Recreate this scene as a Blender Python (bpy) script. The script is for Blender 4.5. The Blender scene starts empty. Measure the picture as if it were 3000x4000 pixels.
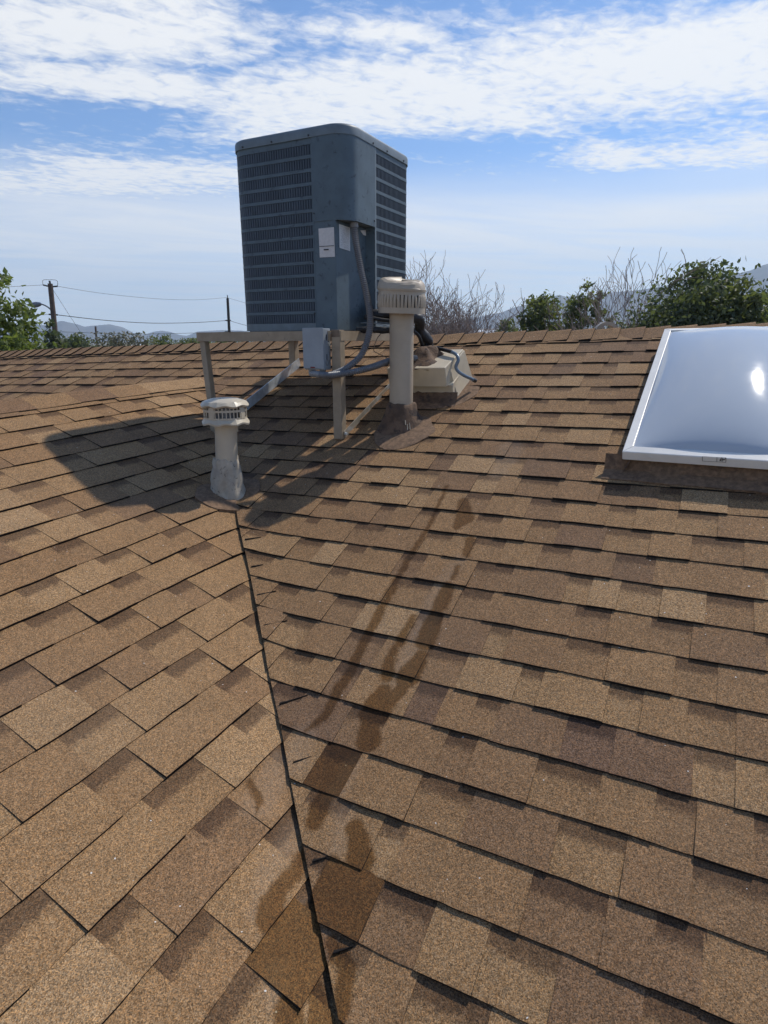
import bpy, bmesh, math, random
from mathutils import Vector, Matrix, noise as mnoise
R = math.radians
sc = bpy.context.scene
# ------------------------------------------------------------------ camera
CAM = Vector((1.824731, -2.105415, 0.837835))
CR = Vector((0.888258, 0.45934, -0.00224)); CU = Vector((-0.121554, 0.239754, 0.963194)); CF = Vector((-0.44297, 0.855292, -0.268798))
FPX = 2400.0                                   # focal length in pixels of the 3000 x 4000 photograph
cd = bpy.data.cameras.new('camera'); cam = bpy.data.objects.new('camera', cd); sc.collection.objects.link(cam)
cd.sensor_fit = 'HORIZONTAL'; cd.sensor_width = 36.0; cd.lens = FPX / 3000 * 36.0
cd.clip_start = 0.05; cd.clip_end = 60000
m3 = Matrix((CR, CU, -CF)).transposed(); cam.matrix_world = Matrix.Translation(CAM) @ m3.to_4x4()
sc.camera = cam
# ------------------------------------------------------------------ sky, sun, exposure
SUN_EL, SUN_AZ = R(52.5), R(22.0)              # azimuth from +Y towards +X
SUN = Vector((math.sin(SUN_AZ) * math.cos(SUN_EL), math.cos(SUN_AZ) * math.cos(SUN_EL), math.sin(SUN_EL)))
sc.view_settings.view_transform = 'Standard'; sc.view_settings.look = 'None'
sc.view_settings.exposure = 0.20; sc.view_settings.gamma = 1.0
SKY_STRENGTH = 0.108
CLOUD = (8.2, 8.15, 8.0)
sun_d = bpy.data.lights.new('sun', 'SUN'); sun_d.energy = 3.4; sun_d.angle = R(0.9); sun_d.color = (1.0, 0.93, 0.83)
sun_o = bpy.data.objects.new('sun', sun_d); sc.collection.objects.link(sun_o)
sun_o.rotation_euler = (-SUN).to_track_quat('-Z', 'Y').to_euler(); sun_o.location = SUN * 30


def px_dir(px, py):
    return (CF * FPX + CR * (px - 1500) + CU * (2000 - py)).normalized()


class NT:                                      # small node-tree helper
    def __init__(s, tree): s.t = tree
    def n(s, kind, **kw):
        x = s.t.nodes.new(kind)
        for k, v in kw.items(): setattr(x, k, v)
        return x
    def link(s, a, b): s.t.links.new(a, b)
    def put(s, sock, v):
        if isinstance(v, bpy.types.NodeSocket): s.t.links.new(v, sock)
        elif v is not None: sock.default_value = v
    def math(s, op, a, b=None, c=None, clamp=False):
        x = s.n('ShaderNodeMath', operation=op, use_clamp=clamp)
        s.put(x.inputs[0], a)
        if b is not None: s.put(x.inputs[1], b)
        if c is not None: s.put(x.inputs[2], c)
        return x.outputs[0]
    def vmath(s, op, a, b=None, scale=None, out=0):
        x = s.n('ShaderNodeVectorMath', operation=op)
        s.put(x.inputs[0], a)
        if b is not None: s.put(x.inputs[1], b)
        if scale is not None: s.put(x.inputs['Scale'], scale)
        return x.outputs[out]
    def mix(s, f, a, b, blend='MIX'):
        x = s.n('ShaderNodeMix', data_type='RGBA', blend_type=blend)
        s.put(x.inputs['Factor'], f); s.put(x.inputs['A'], a); s.put(x.inputs['B'], b)
        return x.outputs['Result']
    def noise(s, vec, scale, detail=2, rough=0.5, dim='3D', dist=0.0, out=0):
        x = s.n('ShaderNodeTexNoise', noise_dimensions=dim)
        s.put(x.inputs['Vector'], vec); s.put(x.inputs['Scale'], scale)
        x.inputs['Detail'].default_value = detail; x.inputs['Roughness'].default_value = rough; x.inputs['Distortion'].default_value = dist
        return x.outputs[out]
    def ramp(s, f, stops, interp='LINEAR'):
        x = s.n('ShaderNodeValToRGB'); s.put(x.inputs[0], f)
        e = x.color_ramp.elements; x.color_ramp.interpolation = interp
        while len(e) < len(stops): e.new(0.5)
        for el, (p, c) in zip(e, stops):
            el.position = p; el.color = (c, c, c, 1) if isinstance(c, (int, float)) else (*c, 1)
        return x.outputs[0]
    def sstep(s, x, lo, hi):
        m = s.n('ShaderNodeMapRange', interpolation_type='SMOOTHSTEP')
        s.put(m.inputs[0], x); m.inputs[1].default_value = lo; m.inputs[2].default_value = hi
        return m.outputs[0]


world = bpy.data.worlds.new('World'); sc.world = world; world.use_nodes = True
W = NT(world.node_tree); world.node_tree.nodes.clear()
sky = W.n('ShaderNodeTexSky', sky_type='NISHITA', sun_disc=False, sun_elevation=SUN_EL, sun_rotation=SUN_AZ,
          altitude=1100.0, air_density=1.0, dust_density=0.6, ozone_density=2.0)
tc = W.n('ShaderNodeTexCoord'); D = tc.outputs['Generated']
sep = W.n('ShaderNodeSeparateXYZ'); W.link(D, sep.inputs[0])
zc = W.math('MAXIMUM', sep.outputs[2], 0.02)
cx = W.math('DIVIDE', sep.outputs[0], zc); cy = W.math('DIVIDE', sep.outputs[1], zc)
comb = W.n('ShaderNodeCombineXYZ'); W.link(cx, comb.inputs[0]); W.link(cy, comb.inputs[1]); P = comb.outputs[0]


def cloud_pt(px, py):                          # where a sight line meets a cloud deck one unit up
    d = px_dir(px, py); return Vector((d.x / d.z, d.y / d.z, 0))


def cloud_bank(pa, pb, half, soft):            # long bank of cloud between two points of the deck
    a, b = cloud_pt(*pa), cloud_pt(*pb)
    ab = b - a
    pa_ = W.vmath('SUBTRACT', P, tuple(a))
    t = W.math('DIVIDE', W.vmath('DOT_PRODUCT', pa_, tuple(ab), out=1), ab.length_squared, clamp=True)
    q = W.vmath('SUBTRACT', pa_, W.vmath('SCALE', tuple(ab), scale=t))
    ln = W.vmath('LENGTH', q, out=1)
    return W.math('SUBTRACT', 1.0, W.sstep(ln, half - soft, half + soft))


banks = [cloud_bank((1150, 440), (3300, 130), 0.42, 0.34), cloud_bank((1700, 360), (3500, 280), 0.40, 0.32), cloud_bank((1450, 480), (2200, 450), 0.2, 0.3),
         cloud_bank((-500, 130), (650, 80), 0.30, 0.26), cloud_bank((-300, 270), (650, 340), 0.20, 0.2), cloud_bank((600, 340), (1200, 380), 0.14, 0.2),
         cloud_bank((-400, 700), (900, 690), 0.5, 0.45), cloud_bank((2450, 620), (3400, 590), 0.34, 0.4),
         cloud_bank((1250, 110), (1650, 140), 0.08, 0.18)]
bias = banks[0]
for b_ in banks[1:]: bias = W.math('MAXIMUM', bias, b_)
rot = W.n('ShaderNodeVectorRotate', rotation_type='Z_AXIS'); W.link(P, rot.inputs['Vector']); rot.inputs['Angle'].default_value = R(38)
stretch = W.vmath('MULTIPLY', rot.outputs[0], (1.0, 0.4, 1.0))
big = W.noise(stretch, 1.7, 9, 0.62, dist=0.5)
rip = W.noise(W.vmath('MULTIPLY', rot.outputs[0], (1.0, 0.75, 1.0)), 13.0, 5, 0.62, dist=0.4)
field = W.math('ADD', W.math('MULTIPLY', big, 1.0), W.math('MULTIPLY', W.math('SUBTRACT', rip, 0.5), 0.85))
field = W.math('ADD', field, W.math('MULTIPLY', bias, 0.43))
cover = W.math('MULTIPLY', W.sstep(field, 0.52, 0.98), 0.97)
# thin veil that thickens towards the horizon
veil_n = W.sstep(W.noise(stretch, 0.8, 8, 0.62, dist=0.6), 0.30, 0.68)
veil = W.math('MULTIPLY', W.sstep(sep.outputs[2], 0.26, 0.15), W.math('ADD', 0.68, W.math('MULTIPLY', veil_n, 0.42)), clamp=True)
cover = W.math('MAXIMUM', cover, W.math('MULTIPLY', veil, 0.95))
skyc = W.mix(1.0, sky.outputs[0], (0.72, 0.96, 1.20, 1), 'MULTIPLY')
veilcol = W.mix(W.sstep(sep.outputs[2], 0.02, 0.22), (7.4, 7.75, 8.0, 1), (*CLOUD, 1))
col = W.mix(cover, skyc, veilcol)
bg = W.n('ShaderNodeBackground'); W.link(col, bg.inputs[0]); bg.inputs[1].default_value = SKY_STRENGTH
wo = W.n('ShaderNodeOutputWorld'); W.link(bg.outputs[0], wo.inputs[0])

# ------------------------------------------------------------------ helpers
C = sc.collection
rnd = random.Random(7)
RM = Matrix(((0.999625, -0.000772, -0.027362), (0.0, 0.999602, -0.02821), (0.027373, 0.028199, 0.999227)))   # the roof sits 2 degrees out of level
SB, SA = 0.395018, 0.401161                    # pitch of main slope and wing slope
TB, TA = math.atan(SB), math.atan(SA)
NB = RM @ Vector((0, -math.sin(TB), math.cos(TB))); UB = RM @ Vector((1, 0, 0)); VB = RM @ Vector((0, math.cos(TB), math.sin(TB)))
NA = RM @ Vector((math.sin(TA), 0, math.cos(TA))); UA = RM @ Vector((0, 1, 0)); VA = RM @ Vector((-math.cos(TA), 0, math.sin(TA)))


def on_b(px, py, h=0.0):                       # (u, v) on the main slope under a sight line
    d = px_dir(px, py); t = (h - CAM.dot(NB)) / d.dot(NB); p = CAM + d * t
    return p.dot(UB), p.dot(VB)


def on_a(px, py, h=0.0):
    d = px_dir(px, py); t = (h - CAM.dot(NA)) / d.dot(NA); p = CAM + d * t
    return p.dot(UA), p.dot(VA)


def at_y(px, py, y):
    d = px_dir(px, py); return CAM + d * ((y - CAM.y) / d.y)


def at_dist(px, py, dist):                     # horizontal distance from the camera
    d = px_dir(px, py); return CAM + d * (dist / math.hypot(d.x, d.y))


def to_px(p):
    d = p - CAM; z = d.dot(CF)
    if z < 0.05: return None
    return 1500 + FPX * d.dot(CR) / z, 2000 - FPX * d.dot(CU) / z


def B(u, v, h=0.0): return UB * u + VB * v + NB * h
def A(u, v, h=0.0): return UA * u + VA * v + NA * h


def mesh_obj(name, verts, faces, mat, parent=None, smooth=False, mats=None, midx=None, sharp=48):
    me = bpy.data.meshes.new(name); me.from_pydata([tuple(v) for v in verts], [], faces)
    for m in (mats or [mat]): me.materials.append(m)
    if midx: me.polygons.foreach_set('material_index', midx)
    if smooth:
        me.polygons.foreach_set('use_smooth', [True] * len(me.polygons)); me.set_sharp_from_angle(angle=R(sharp))
    me.update()
    o = bpy.data.objects.new(name, me); C.objects.link(o)
    if parent is not None:
        o.parent = parent; o.matrix_parent_inverse = parent.matrix_world.inverted() if False else Matrix.Translation(-Vector(parent.location))
    return o


def bm_obj(name, bm, mat, parent=None, smooth=False, bevel=0.0, seg=2):
    me = bpy.data.meshes.new(name); bmesh.ops.recalc_face_normals(bm, faces=bm.faces); bm.to_mesh(me); bm.free()
    me.materials.append(mat)
    if smooth: me.polygons.foreach_set('use_smooth', [True] * len(me.polygons))
    o = bpy.data.objects.new(name, me); C.objects.link(o)
    if parent is not None:
        o.parent = parent; o.matrix_parent_inverse = Matrix.Translation(-Vector(parent.location))
    if bevel:
        md = o.modifiers.new('bevel', 'BEVEL'); md.width = bevel; md.segments = seg; md.limit_method = 'ANGLE'; md.angle_limit = R(40)
    return o


def thing(name, label, cat, loc=(0, 0, 0), group=None):
    o = bpy.data.objects.new(name, None); C.objects.link(o); o.location = loc
    o.empty_display_size = 0.1
    return tag(o, label, cat, group)


def tag(o, label=None, cat=None, group=None, kind=None):
    if label: o['label'] = label
    if cat: o['category'] = cat
    if group: o['group'] = group
    if kind: o['kind'] = kind
    return o


def box(bm, x0, x1, y0, y1, z0, z1, f=None):
    f = f or (lambda x, y, z: Vector((x, y, z)))
    vs = [bm.verts.new(f(x, y, z)) for z in (z0, z1) for (x, y) in ((x0, y0), (x1, y0), (x1, y1), (x0, y1))]
    for q in ((3, 2, 1, 0), (4, 5, 6, 7), (0, 1, 5, 4), (1, 2, 6, 5), (2, 3, 7, 6), (3, 0, 4, 7)):
        bm.faces.new([vs[i] for i in q])
    return vs


def bar(bm, a, b, w, d, up=Vector((0, 0, 1))):   # box of section w x d from a to b
    a, b = Vector(a), Vector(b); t = (b - a).normalized(); s = t.cross(up)
    if s.length < 1e-4: s = t.cross(Vector((1, 0, 0)))
    s.normalize(); n = s.cross(t).normalized()
    vs = [bm.verts.new(p + s * (w / 2 * i) + n * (d / 2 * j)) for p in (a, b) for (i, j) in ((-1, -1), (1, -1), (1, 1), (-1, 1))]
    for q in ((3, 2, 1, 0), (4, 5, 6, 7), (0, 1, 5, 4), (1, 2, 6, 5), (2, 3, 7, 6), (3, 0, 4, 7)):
        bm.faces.new([vs[i] for i in q])


def spline(pts, n=12):
    pts = [Vector(p) for p in pts]; out = []
    for i in range(len(pts) - 1):
        p0 = pts[max(i - 1, 0)]; p1 = pts[i]; p2 = pts[i + 1]; p3 = pts[min(i + 2, len(pts) - 1)]
        for k in range(n):
            t = k / n
            out.append(0.5 * ((2 * p1) + (p2 - p0) * t + (2 * p0 - 5 * p1 + 4 * p2 - p3) * t * t + (3 * p1 - p0 - 3 * p2 + p3) * t ** 3))
    out.append(pts[-1]); return out


def resample(path, step):
    out = [path[0]]; acc = 0.0
    for a, b in zip(path, path[1:]):
        L = (b - a).length
        if L < 1e-9: continue
        s = step - acc
        while s <= L:
            out.append(a.lerp(b, s / L)); s += step
        acc = (acc + L) % step
    out.append(path[-1]); return out


def tube_data(path, rad, sides=8, cap=True):   # rad: number or function(i, n, angle)
    vs, fs = [], []; n = len(path); up = None
    for i, p in enumerate(path):
        t = (path[min(i + 1, n - 1)] - path[max(i - 1, 0)])
        t = t.normalized() if t.length > 1e-9 else Vector((0, 0, 1))
        if up is None:
            up = t.orthogonal().normalized()
        up = (up - t * up.dot(t))
        up = up.normalized() if up.length > 1e-6 else t.orthogonal().normalized()
        s = t.cross(up)
        for k in range(sides):
            a = 2 * math.pi * k / sides; r = rad(i, n, a) if callable(rad) else rad
            vs.append(p + (up * math.cos(a) + s * math.sin(a)) * r)
    for i in range(n - 1):
        for k in range(sides):
            k2 = (k + 1) % sides
            fs.append((i * sides + k, i * sides + k2, (i + 1) * sides + k2, (i + 1) * sides + k))
    if cap:
        fs.append(tuple(range(sides))[::-1]); fs.append(tuple((n - 1) * sides + k for k in range(sides)))
    return vs, fs


def tube(name, path, rad, mat, parent=None, sides=8):
    v, f = tube_data(path, rad, sides); return mesh_obj(name, v, f, mat, parent, smooth=True)


def lathe(name, prof, mat, base, parent=None, sides=40, wob=None, smooth=True, cap=False, sharp=48):
    vs, fs = [], []; n = len(prof)
    for i, (r, z) in enumerate(prof):
        for k in range(sides):
            a = 2 * math.pi * k / sides; rr, zz = (r, z) if wob is None else wob(r, z, a)
            vs.append(Vector(base) + Vector((rr * math.cos(a), rr * math.sin(a), zz)))
    for i in range(n - 1):
        for k in range(sides):
            k2 = (k + 1) % sides; fs.append((i * sides + k, i * sides + k2, (i + 1) * sides + k2, (i + 1) * sides + k))
    if cap: fs.append(tuple((n - 1) * sides + k for k in range(sides)))
    return mesh_obj(name, vs, fs, mat, parent, smooth=smooth, sharp=sharp)


# ------------------------------------------------------------------ materials
MATS = {}


def mat(name):
    m = bpy.data.materials.new(name); m.use_nodes = True; t = NT(m.node_tree)
    bs = m.node_tree.nodes['Principled BSDF']; MATS[name] = m
    return m, t, bs


def plain(name, colr, rough=0.6, metal=0.0, var=0.15, scale=12.0, bump=0.0, bscale=60.0, spec=0.5, dirt=None, dscale=5.0, dlo=0.55, dhi=0.75):
    m, t, bs = mat(name)
    g = t.n('ShaderNodeNewGeometry').outputs['Position']
    nz = t.noise(g, scale, 5, 0.6)
    c = t.mix(t.sstep(nz, 0.3, 0.7), tuple(x * (1 - var) for x in colr) + (1,), tuple(min(1, x * (1 + var)) for x in colr) + (1,))
    if dirt:
        d = t.noise(g, dscale, 6, 0.7, dist=0.5)
        c = t.mix(t.sstep(d, dlo, dhi), c, (*dirt, 1))
    t.link(c, bs.inputs['Base Color'])
    bs.inputs['Roughness'].default_value = rough; bs.inputs['Metallic'].default_value = metal
    bs.inputs['Specular IOR Level'].default_value = spec
    if bump:
        b = t.n('ShaderNodeBump'); b.inputs['Strength'].default_value = bump; b.inputs['Distance'].default_value = 0.004
        t.link(t.noise(g, bscale, 4, 0.6), b.inputs['Height']); t.link(b.outputs[0], bs.inputs['Normal'])
    return m


# capsule distance group for the water stains
grp = bpy.data.node_groups.new('streak', 'ShaderNodeTree')
for nm, ty in (('P', 'NodeSocketVector'), ('A', 'NodeSocketVector'), ('BA', 'NodeSocketVector'), ('L2', 'NodeSocketFloat'), ('R0', 'NodeSocketFloat'), ('DR', 'NodeSocketFloat')):
    grp.interface.new_socket(nm, in_out='INPUT', socket_type=ty)
grp.interface.new_socket('D', in_out='OUTPUT', socket_type='NodeSocketFloat')
g_ = NT(grp); gi = g_.n('NodeGroupInput'); go = g_.n('NodeGroupOutput')
pa = g_.vmath('SUBTRACT', gi.outputs['P'], gi.outputs['A'])
tt = g_.math('DIVIDE', g_.vmath('DOT_PRODUCT', pa, gi.outputs['BA'], out=1), gi.outputs['L2'], clamp=True)
q_ = g_.vmath('SUBTRACT', pa, g_.vmath('SCALE', gi.outputs['BA'], scale=tt))
dd = g_.math('SUBTRACT', g_.vmath('LENGTH', q_, out=1), g_.math('ADD', gi.outputs['R0'], g_.math('MULTIPLY', tt, gi.outputs['DR'])))
g_.link(dd, go.inputs[0])


def streak_field(t, P, chains):                # signed distance (m) to a set of tapered streaks
    out = None
    for ch in chains:
        for (u0, v0, r0), (u1, v1, r1) in zip(ch, ch[1:]):
            x = t.n('ShaderNodeGroup'); x.node_tree = grp
            t.link(P, x.inputs['P']); x.inputs['A'].default_value = (u0, v0, 0); x.inputs['BA'].default_value = (u1 - u0, v1 - v0, 0)
            x.inputs['L2'].default_value = (u1 - u0) ** 2 + (v1 - v0) ** 2 + 1e-9
            x.inputs['R0'].default_value = r0; x.inputs['DR'].default_value = r1 - r0
            out = x.outputs[0] if out is None else t.math('MINIMUM', out, x.outputs[0])
    return out


def chain(fn, pts): return [(*fn(x, y), r * 1.25) for x, y, r in pts]


WET_B = [chain(on_b, [(1745, 1905, .010), (1690, 2030, .012), (1640, 2120, .014), (1570, 2230, .016)]),
         chain(on_b, [(1560, 2250, .014), (1470, 2420, .018), (1400, 2560, .018), (1330, 2690, .018), (1262, 2810, .016), (1190, 2870, .006)]),
         chain(on_b, [(1810, 1960, .02), (1815, 2030, .035), (1790, 2060, .02)]),
         chain(on_b, [(1840, 2110, .02), (1825, 2170, .016)]),
         chain(on_b, [(1790, 2215, .012), (1770, 2270, .012)]),
         chain(on_b, [(1745, 2300, .022), (1720, 2380, .026)]),
         chain(on_b, [(1700, 2410, .028), (1665, 2510, .032)]),
         chain(on_b, [(1620, 2410, .012), (1560, 2510, .018)]), chain(on_b, [(1545, 2520, .012), (1510, 2640, .022)]),
         chain(on_b, [(1650, 2560, .02), (1590, 2650, .035)]),
         chain(on_b, [(1500, 2700, .024), (1450, 2790, .036)]), chain(on_b, [(1600, 2650, .02), (1480, 2800, .03)]),
         chain(on_b, [(1450, 2830, .03), (1440, 2900, .034)]),
         chain(on_b, [(1270, 3130, .028), (1230, 3230, .02)]), chain(on_b, [(1390, 3240, .022), (1410, 3380, .03)]),
         chain(on_b, [(1300, 3390, .022), (1270, 3520, .022)]), chain(on_b, [(1300, 3690, .016), (1360, 3790, .02), (1340, 3990, .02)])]
PALE_B = [chain(on_b, [(1800, 2190, .02), (1700, 2330, .03), (1650, 2480, .035), (1590, 2600, .03), (1540, 2700, .03)]),
          chain(on_b, [(1380, 2990, .022), (1300, 3120, .02)]), chain(on_b, [(1350, 3180, .022), (1300, 3360, .018)]),
          chain(on_b, [(1190, 2880, .03), (1160, 3000, .03)]), chain(on_b, [(2000, 1750, .05), (1950, 1850, .03)])]
WET_A = [chain(on_a, [(1190, 3290, .006), (1160, 3400, .02), (1090, 3480, .02), (1060, 3560, .03), (1030, 3610, .02)]),
         chain(on_a, [(1250, 3480, .012), (1210, 3560, .02)]),
         chain(on_a, [(1150, 3840, .018), (1120, 3960, .024), (1150, 4060, .03)]), chain(on_a, [(1235, 3790, .012), (1250, 4000, .03)]),
         chain(on_a, [(975, 3060, .012), (1010, 3130, .014), (1000, 3200, .004)])]
PALE_A = [chain(on_a, [(1200, 3520, .014), (1205, 3560, .010)]), chain(on_a, [(1262, 3600, .008), (1268, 3640, .008)]),
          chain(on_a, [(1110, 2960, .03), (1010, 3150, .04)]), chain(on_a, [(1165, 3220, .02), (1060, 3400, .03)]),
          chain(on_a, [(1040, 3420, .02), (990, 3580, .014)]), chain(on_a, [(1080, 3800, .02), (1060, 3900, .02)])]


def shingle_mat(name, wet=None, pale=None):
    m, t, bs = mat(name)
    uv = t.n('ShaderNodeUVMap', uv_map='slope').outputs[0]
    pc = t.n('ShaderNodeUVMap', uv_map='piece').outputs[0]
    at = t.n('ShaderNodeAttribute', attribute_name='tone')
    s3 = t.n('ShaderNodeSeparateColor'); t.link(at.outputs['Color'], s3.inputs[0])
    tone, flag, band = s3.outputs[0], s3.outputs[1], s3.outputs[2]
    jit = t.noise(uv, 3.0, 3, 0.6, dim='2D')
    tn = t.math('ADD', tone, t.math('MULTIPLY', t.math('SUBTRACT', jit, 0.5), 0.24), clamp=True)
    base = t.ramp(tn, [(0.0, (0.168, 0.100, 0.060)), (0.22, (0.214, 0.127, 0.067)), (0.5, (0.268, 0.160, 0.077)), (0.75, (0.302, 0.186, 0.090)), (1.0, (0.365, 0.236, 0.122))])
    # every granule has its own colour
    vor = t.n('ShaderNodeTexVoronoi', voronoi_dimensions='2D', feature='F1'); t.link(uv, vor.inputs['Vector']); vor.inputs['Scale'].default_value = 480.0
    gs = t.n('ShaderNodeSeparateColor'); t.link(vor.outputs['Color'], gs.inputs[0])
    gran = t.ramp(gs.outputs[0], [(0.0, 0.36), (0.25, 0.68), (0.55, 1.0), (0.85, 1.30), (1.0, 1.75)])
    hue = t.mix(gs.outputs[1], (1.12, 0.98, 0.80, 1), (0.90, 1.0, 1.16, 1))
    vor2 = t.n('ShaderNodeTexVoronoi', voronoi_dimensions='2D', feature='F1'); t.link(uv, vor2.inputs['Vector']); vor2.inputs['Scale'].default_value = 165.0
    g2 = t.n('ShaderNodeSeparateColor'); t.link(vor2.outputs['Color'], g2.inputs[0])
    clump = t.ramp(g2.outputs[0], [(0.0, 0.87), (0.5, 1.0), (1.0, 1.13)])
    c = t.mix(1.0, t.mix(1.0, t.mix(1.0, base, gran, 'MULTIPLY'), hue, 'MULTIPLY'), clump, 'MULTIPLY')
    # dark blended band printed along the head of the under-layer
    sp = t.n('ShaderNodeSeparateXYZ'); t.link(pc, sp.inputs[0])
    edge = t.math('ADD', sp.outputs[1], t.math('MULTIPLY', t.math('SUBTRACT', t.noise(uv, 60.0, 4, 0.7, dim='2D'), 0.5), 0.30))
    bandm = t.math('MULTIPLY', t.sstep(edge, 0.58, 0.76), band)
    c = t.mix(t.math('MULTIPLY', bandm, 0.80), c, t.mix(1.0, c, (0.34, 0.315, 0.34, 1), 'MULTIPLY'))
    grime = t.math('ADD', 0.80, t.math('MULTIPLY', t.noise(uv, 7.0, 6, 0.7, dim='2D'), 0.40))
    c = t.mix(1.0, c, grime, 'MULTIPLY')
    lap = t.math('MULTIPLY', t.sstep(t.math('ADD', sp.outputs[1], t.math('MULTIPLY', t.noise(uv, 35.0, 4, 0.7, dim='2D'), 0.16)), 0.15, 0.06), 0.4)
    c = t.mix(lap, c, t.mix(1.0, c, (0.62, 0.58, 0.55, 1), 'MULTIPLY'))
    # weathering: broad grey fade, worn black specks
    fade = t.sstep(t.noise(uv, 1.1, 4, 0.6, dim='2D'), 0.45, 0.75)
    c = t.mix(t.math('MULTIPLY', fade, 0.16), c, (0.22, 0.155, 0.10, 1))
    speck = t.sstep(t.noise(uv, 190.0, 2, 0.5, dim='2D'), 0.71, 0.76)
    c = t.mix(t.math('MULTIPLY', speck, 0.75), c, (0.02, 0.018, 0.018, 1))
    white = t.sstep(t.noise(uv, 70.0, 1, 0.4, dim='2D'), 0.855, 0.875)
    c = t.mix(white, c, (0.75, 0.72, 0.66, 1))
    wm = None
    if wet:
        warp = t.vmath('SUBTRACT', t.noise(uv, 14.0, 4, 0.65, dim='2D', out=1), (0.5, 0.5, 0.5))
        wuv = t.vmath('ADD', uv, t.vmath('SCALE', warp, scale=0.032))
        pd = streak_field(t, wuv, pale)
        pm = t.math('MULTIPLY', t.sstep(pd, 0.018, -0.022), t.math('ADD', 0.0, t.math('MULTIPLY', t.noise(uv, 40.0, 4, 0.7, dim='2D'), 0.30)))
        c = t.mix(pm, c, (0.32, 0.26, 0.20, 1))
        wd = streak_field(t, wuv, wet)
        wd = t.math('SUBTRACT', wd, t.math('MULTIPLY', flag, 0.5))
        wm = t.sstep(wd, 0.005, -0.012)
        wc = t.mix(1.0, c, (0.42, 0.315, 0.155, 1), 'MULTIPLY')
        c = t.mix(t.math('MULTIPLY', wm, 0.92), c, wc)
    t.link(c, bs.inputs['Base Color'])
    if wm is not None: t.link(t.math('SUBTRACT', 0.86, t.math('MULTIPLY', wm, 0.08)), bs.inputs['Roughness'])
    else: bs.inputs['Roughness'].default_value = 0.86
    bs.inputs['Specular IOR Level'].default_value = 0.25
    bp = t.n('ShaderNodeBump'); bp.inputs['Strength'].default_value = 0.75; bp.inputs['Distance'].default_value = 0.0016
    hgt = t.math('ADD', gs.outputs[2], t.math('MULTIPLY', t.noise(uv, 120.0, 3, 0.6, dim='2D'), 0.8))
    t.link(hgt, bp.inputs['Height']); t.link(bp.outputs[0], bs.inputs['Normal'])
    return m


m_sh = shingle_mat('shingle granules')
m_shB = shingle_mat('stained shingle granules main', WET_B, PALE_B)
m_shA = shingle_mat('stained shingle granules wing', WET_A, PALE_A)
m_edge = plain('asphalt edge', (0.018, 0.015, 0.013), 0.9, var=0.4, scale=60, spec=0.2)
m_deck = plain('roofing felt', (0.02, 0.018, 0.016), 0.95)
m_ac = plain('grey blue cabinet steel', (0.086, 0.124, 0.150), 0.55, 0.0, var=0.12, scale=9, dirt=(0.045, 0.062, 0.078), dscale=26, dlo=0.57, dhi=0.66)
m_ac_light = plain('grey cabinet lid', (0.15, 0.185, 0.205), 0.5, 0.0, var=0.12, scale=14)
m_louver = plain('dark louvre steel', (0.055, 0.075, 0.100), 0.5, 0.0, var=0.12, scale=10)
m_coil = plain('black coil', (0.010, 0.013, 0.018), 0.8, var=0.4, scale=120)
m_dark = plain('black rubber insulation', (0.016, 0.016, 0.018), 0.55, var=0.4, scale=50, bump=0.8, bscale=45)
m_tan = plain('tan painted angle iron', (0.335, 0.262, 0.18), 0.55, 0.0, var=0.14, scale=14, dirt=(0.16, 0.13, 0.10), dscale=16, dlo=0.60, dhi=0.75)
m_rust = plain('dark stained tan paint', (0.17, 0.125, 0.085), 0.7, 0.0, var=0.3, scale=20)
m_galv = plain('galvanised steel', (0.62, 0.68, 0.72), 0.36, 0.45, var=0.2, scale=18, dirt=(0.34, 0.31, 0.27), dscale=12)
m_beige = plain('beige vent paint', (0.43, 0.355, 0.262), 0.45, 0.0, var=0.07, scale=8, dirt=(0.29, 0.235, 0.17), dscale=11, dlo=0.64, dhi=0.85, bump=0.12, bscale=14)
m_cream = plain('cream vent paint', (0.52, 0.455, 0.345), 0.42, 0.0, var=0.07, scale=9, dirt=(0.38, 0.33, 0.25), dscale=12, dlo=0.64, dhi=0.85, bump=0.12, bscale=14)
m_curb = plain('cream flashing box paint', (0.57, 0.49, 0.355), 0.5, 0.0, var=0.08, scale=9, dirt=(0.36, 0.29, 0.20), dscale=9, dlo=0.62, dhi=0.8, bump=0.2, bscale=10)
m_mastic = plain('brown roof cement', (0.125, 0.076, 0.046), 0.85, 0.0, var=0.35, scale=18, bump=1.0, bscale=70, dirt=(0.045, 0.032, 0.026), dscale=16, dlo=0.5, dhi=0.65)
m_flash = plain('granule covered flashing strip', (0.20, 0.122, 0.070), 0.9, 0.0, var=0.3, scale=60, bump=0.8, bscale=240, dirt=(0.10, 0.062, 0.040), dscale=26, dlo=0.5, dhi=0.7)
m_lump = plain('weathered painted sealant', (0.41, 0.36, 0.285), 0.8, 0.0, var=0.16, scale=20, bump=1.0, bscale=30, dirt=(0.06, 0.052, 0.045), dscale=44, dlo=0.60, dhi=0.66)
m_grey = plain('grey enamelled steel', (0.29, 0.325, 0.355), 0.45, 0.0, var=0.08, scale=10, dirt=(0.24, 0.26, 0.27), dscale=20, dlo=0.6, dhi=0.8)
m_conduit = plain('grey flexible conduit', (0.15, 0.158, 0.172), 0.45, 0.0, var=0.1, scale=20)
m_fit = plain('grey plastic fitting', (0.24, 0.245, 0.25), 0.5)
m_pvc = plain('blue grey drain tube', (0.16, 0.21, 0.26), 0.22, 0.0, var=0.15, scale=20)
m_white = plain('white aluminium frame', (0.82, 0.79, 0.72), 0.38, 0.0, var=0.04, scale=14, dirt=(0.52, 0.49, 0.43), dscale=16, dlo=0.66, dhi=0.85)
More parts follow.
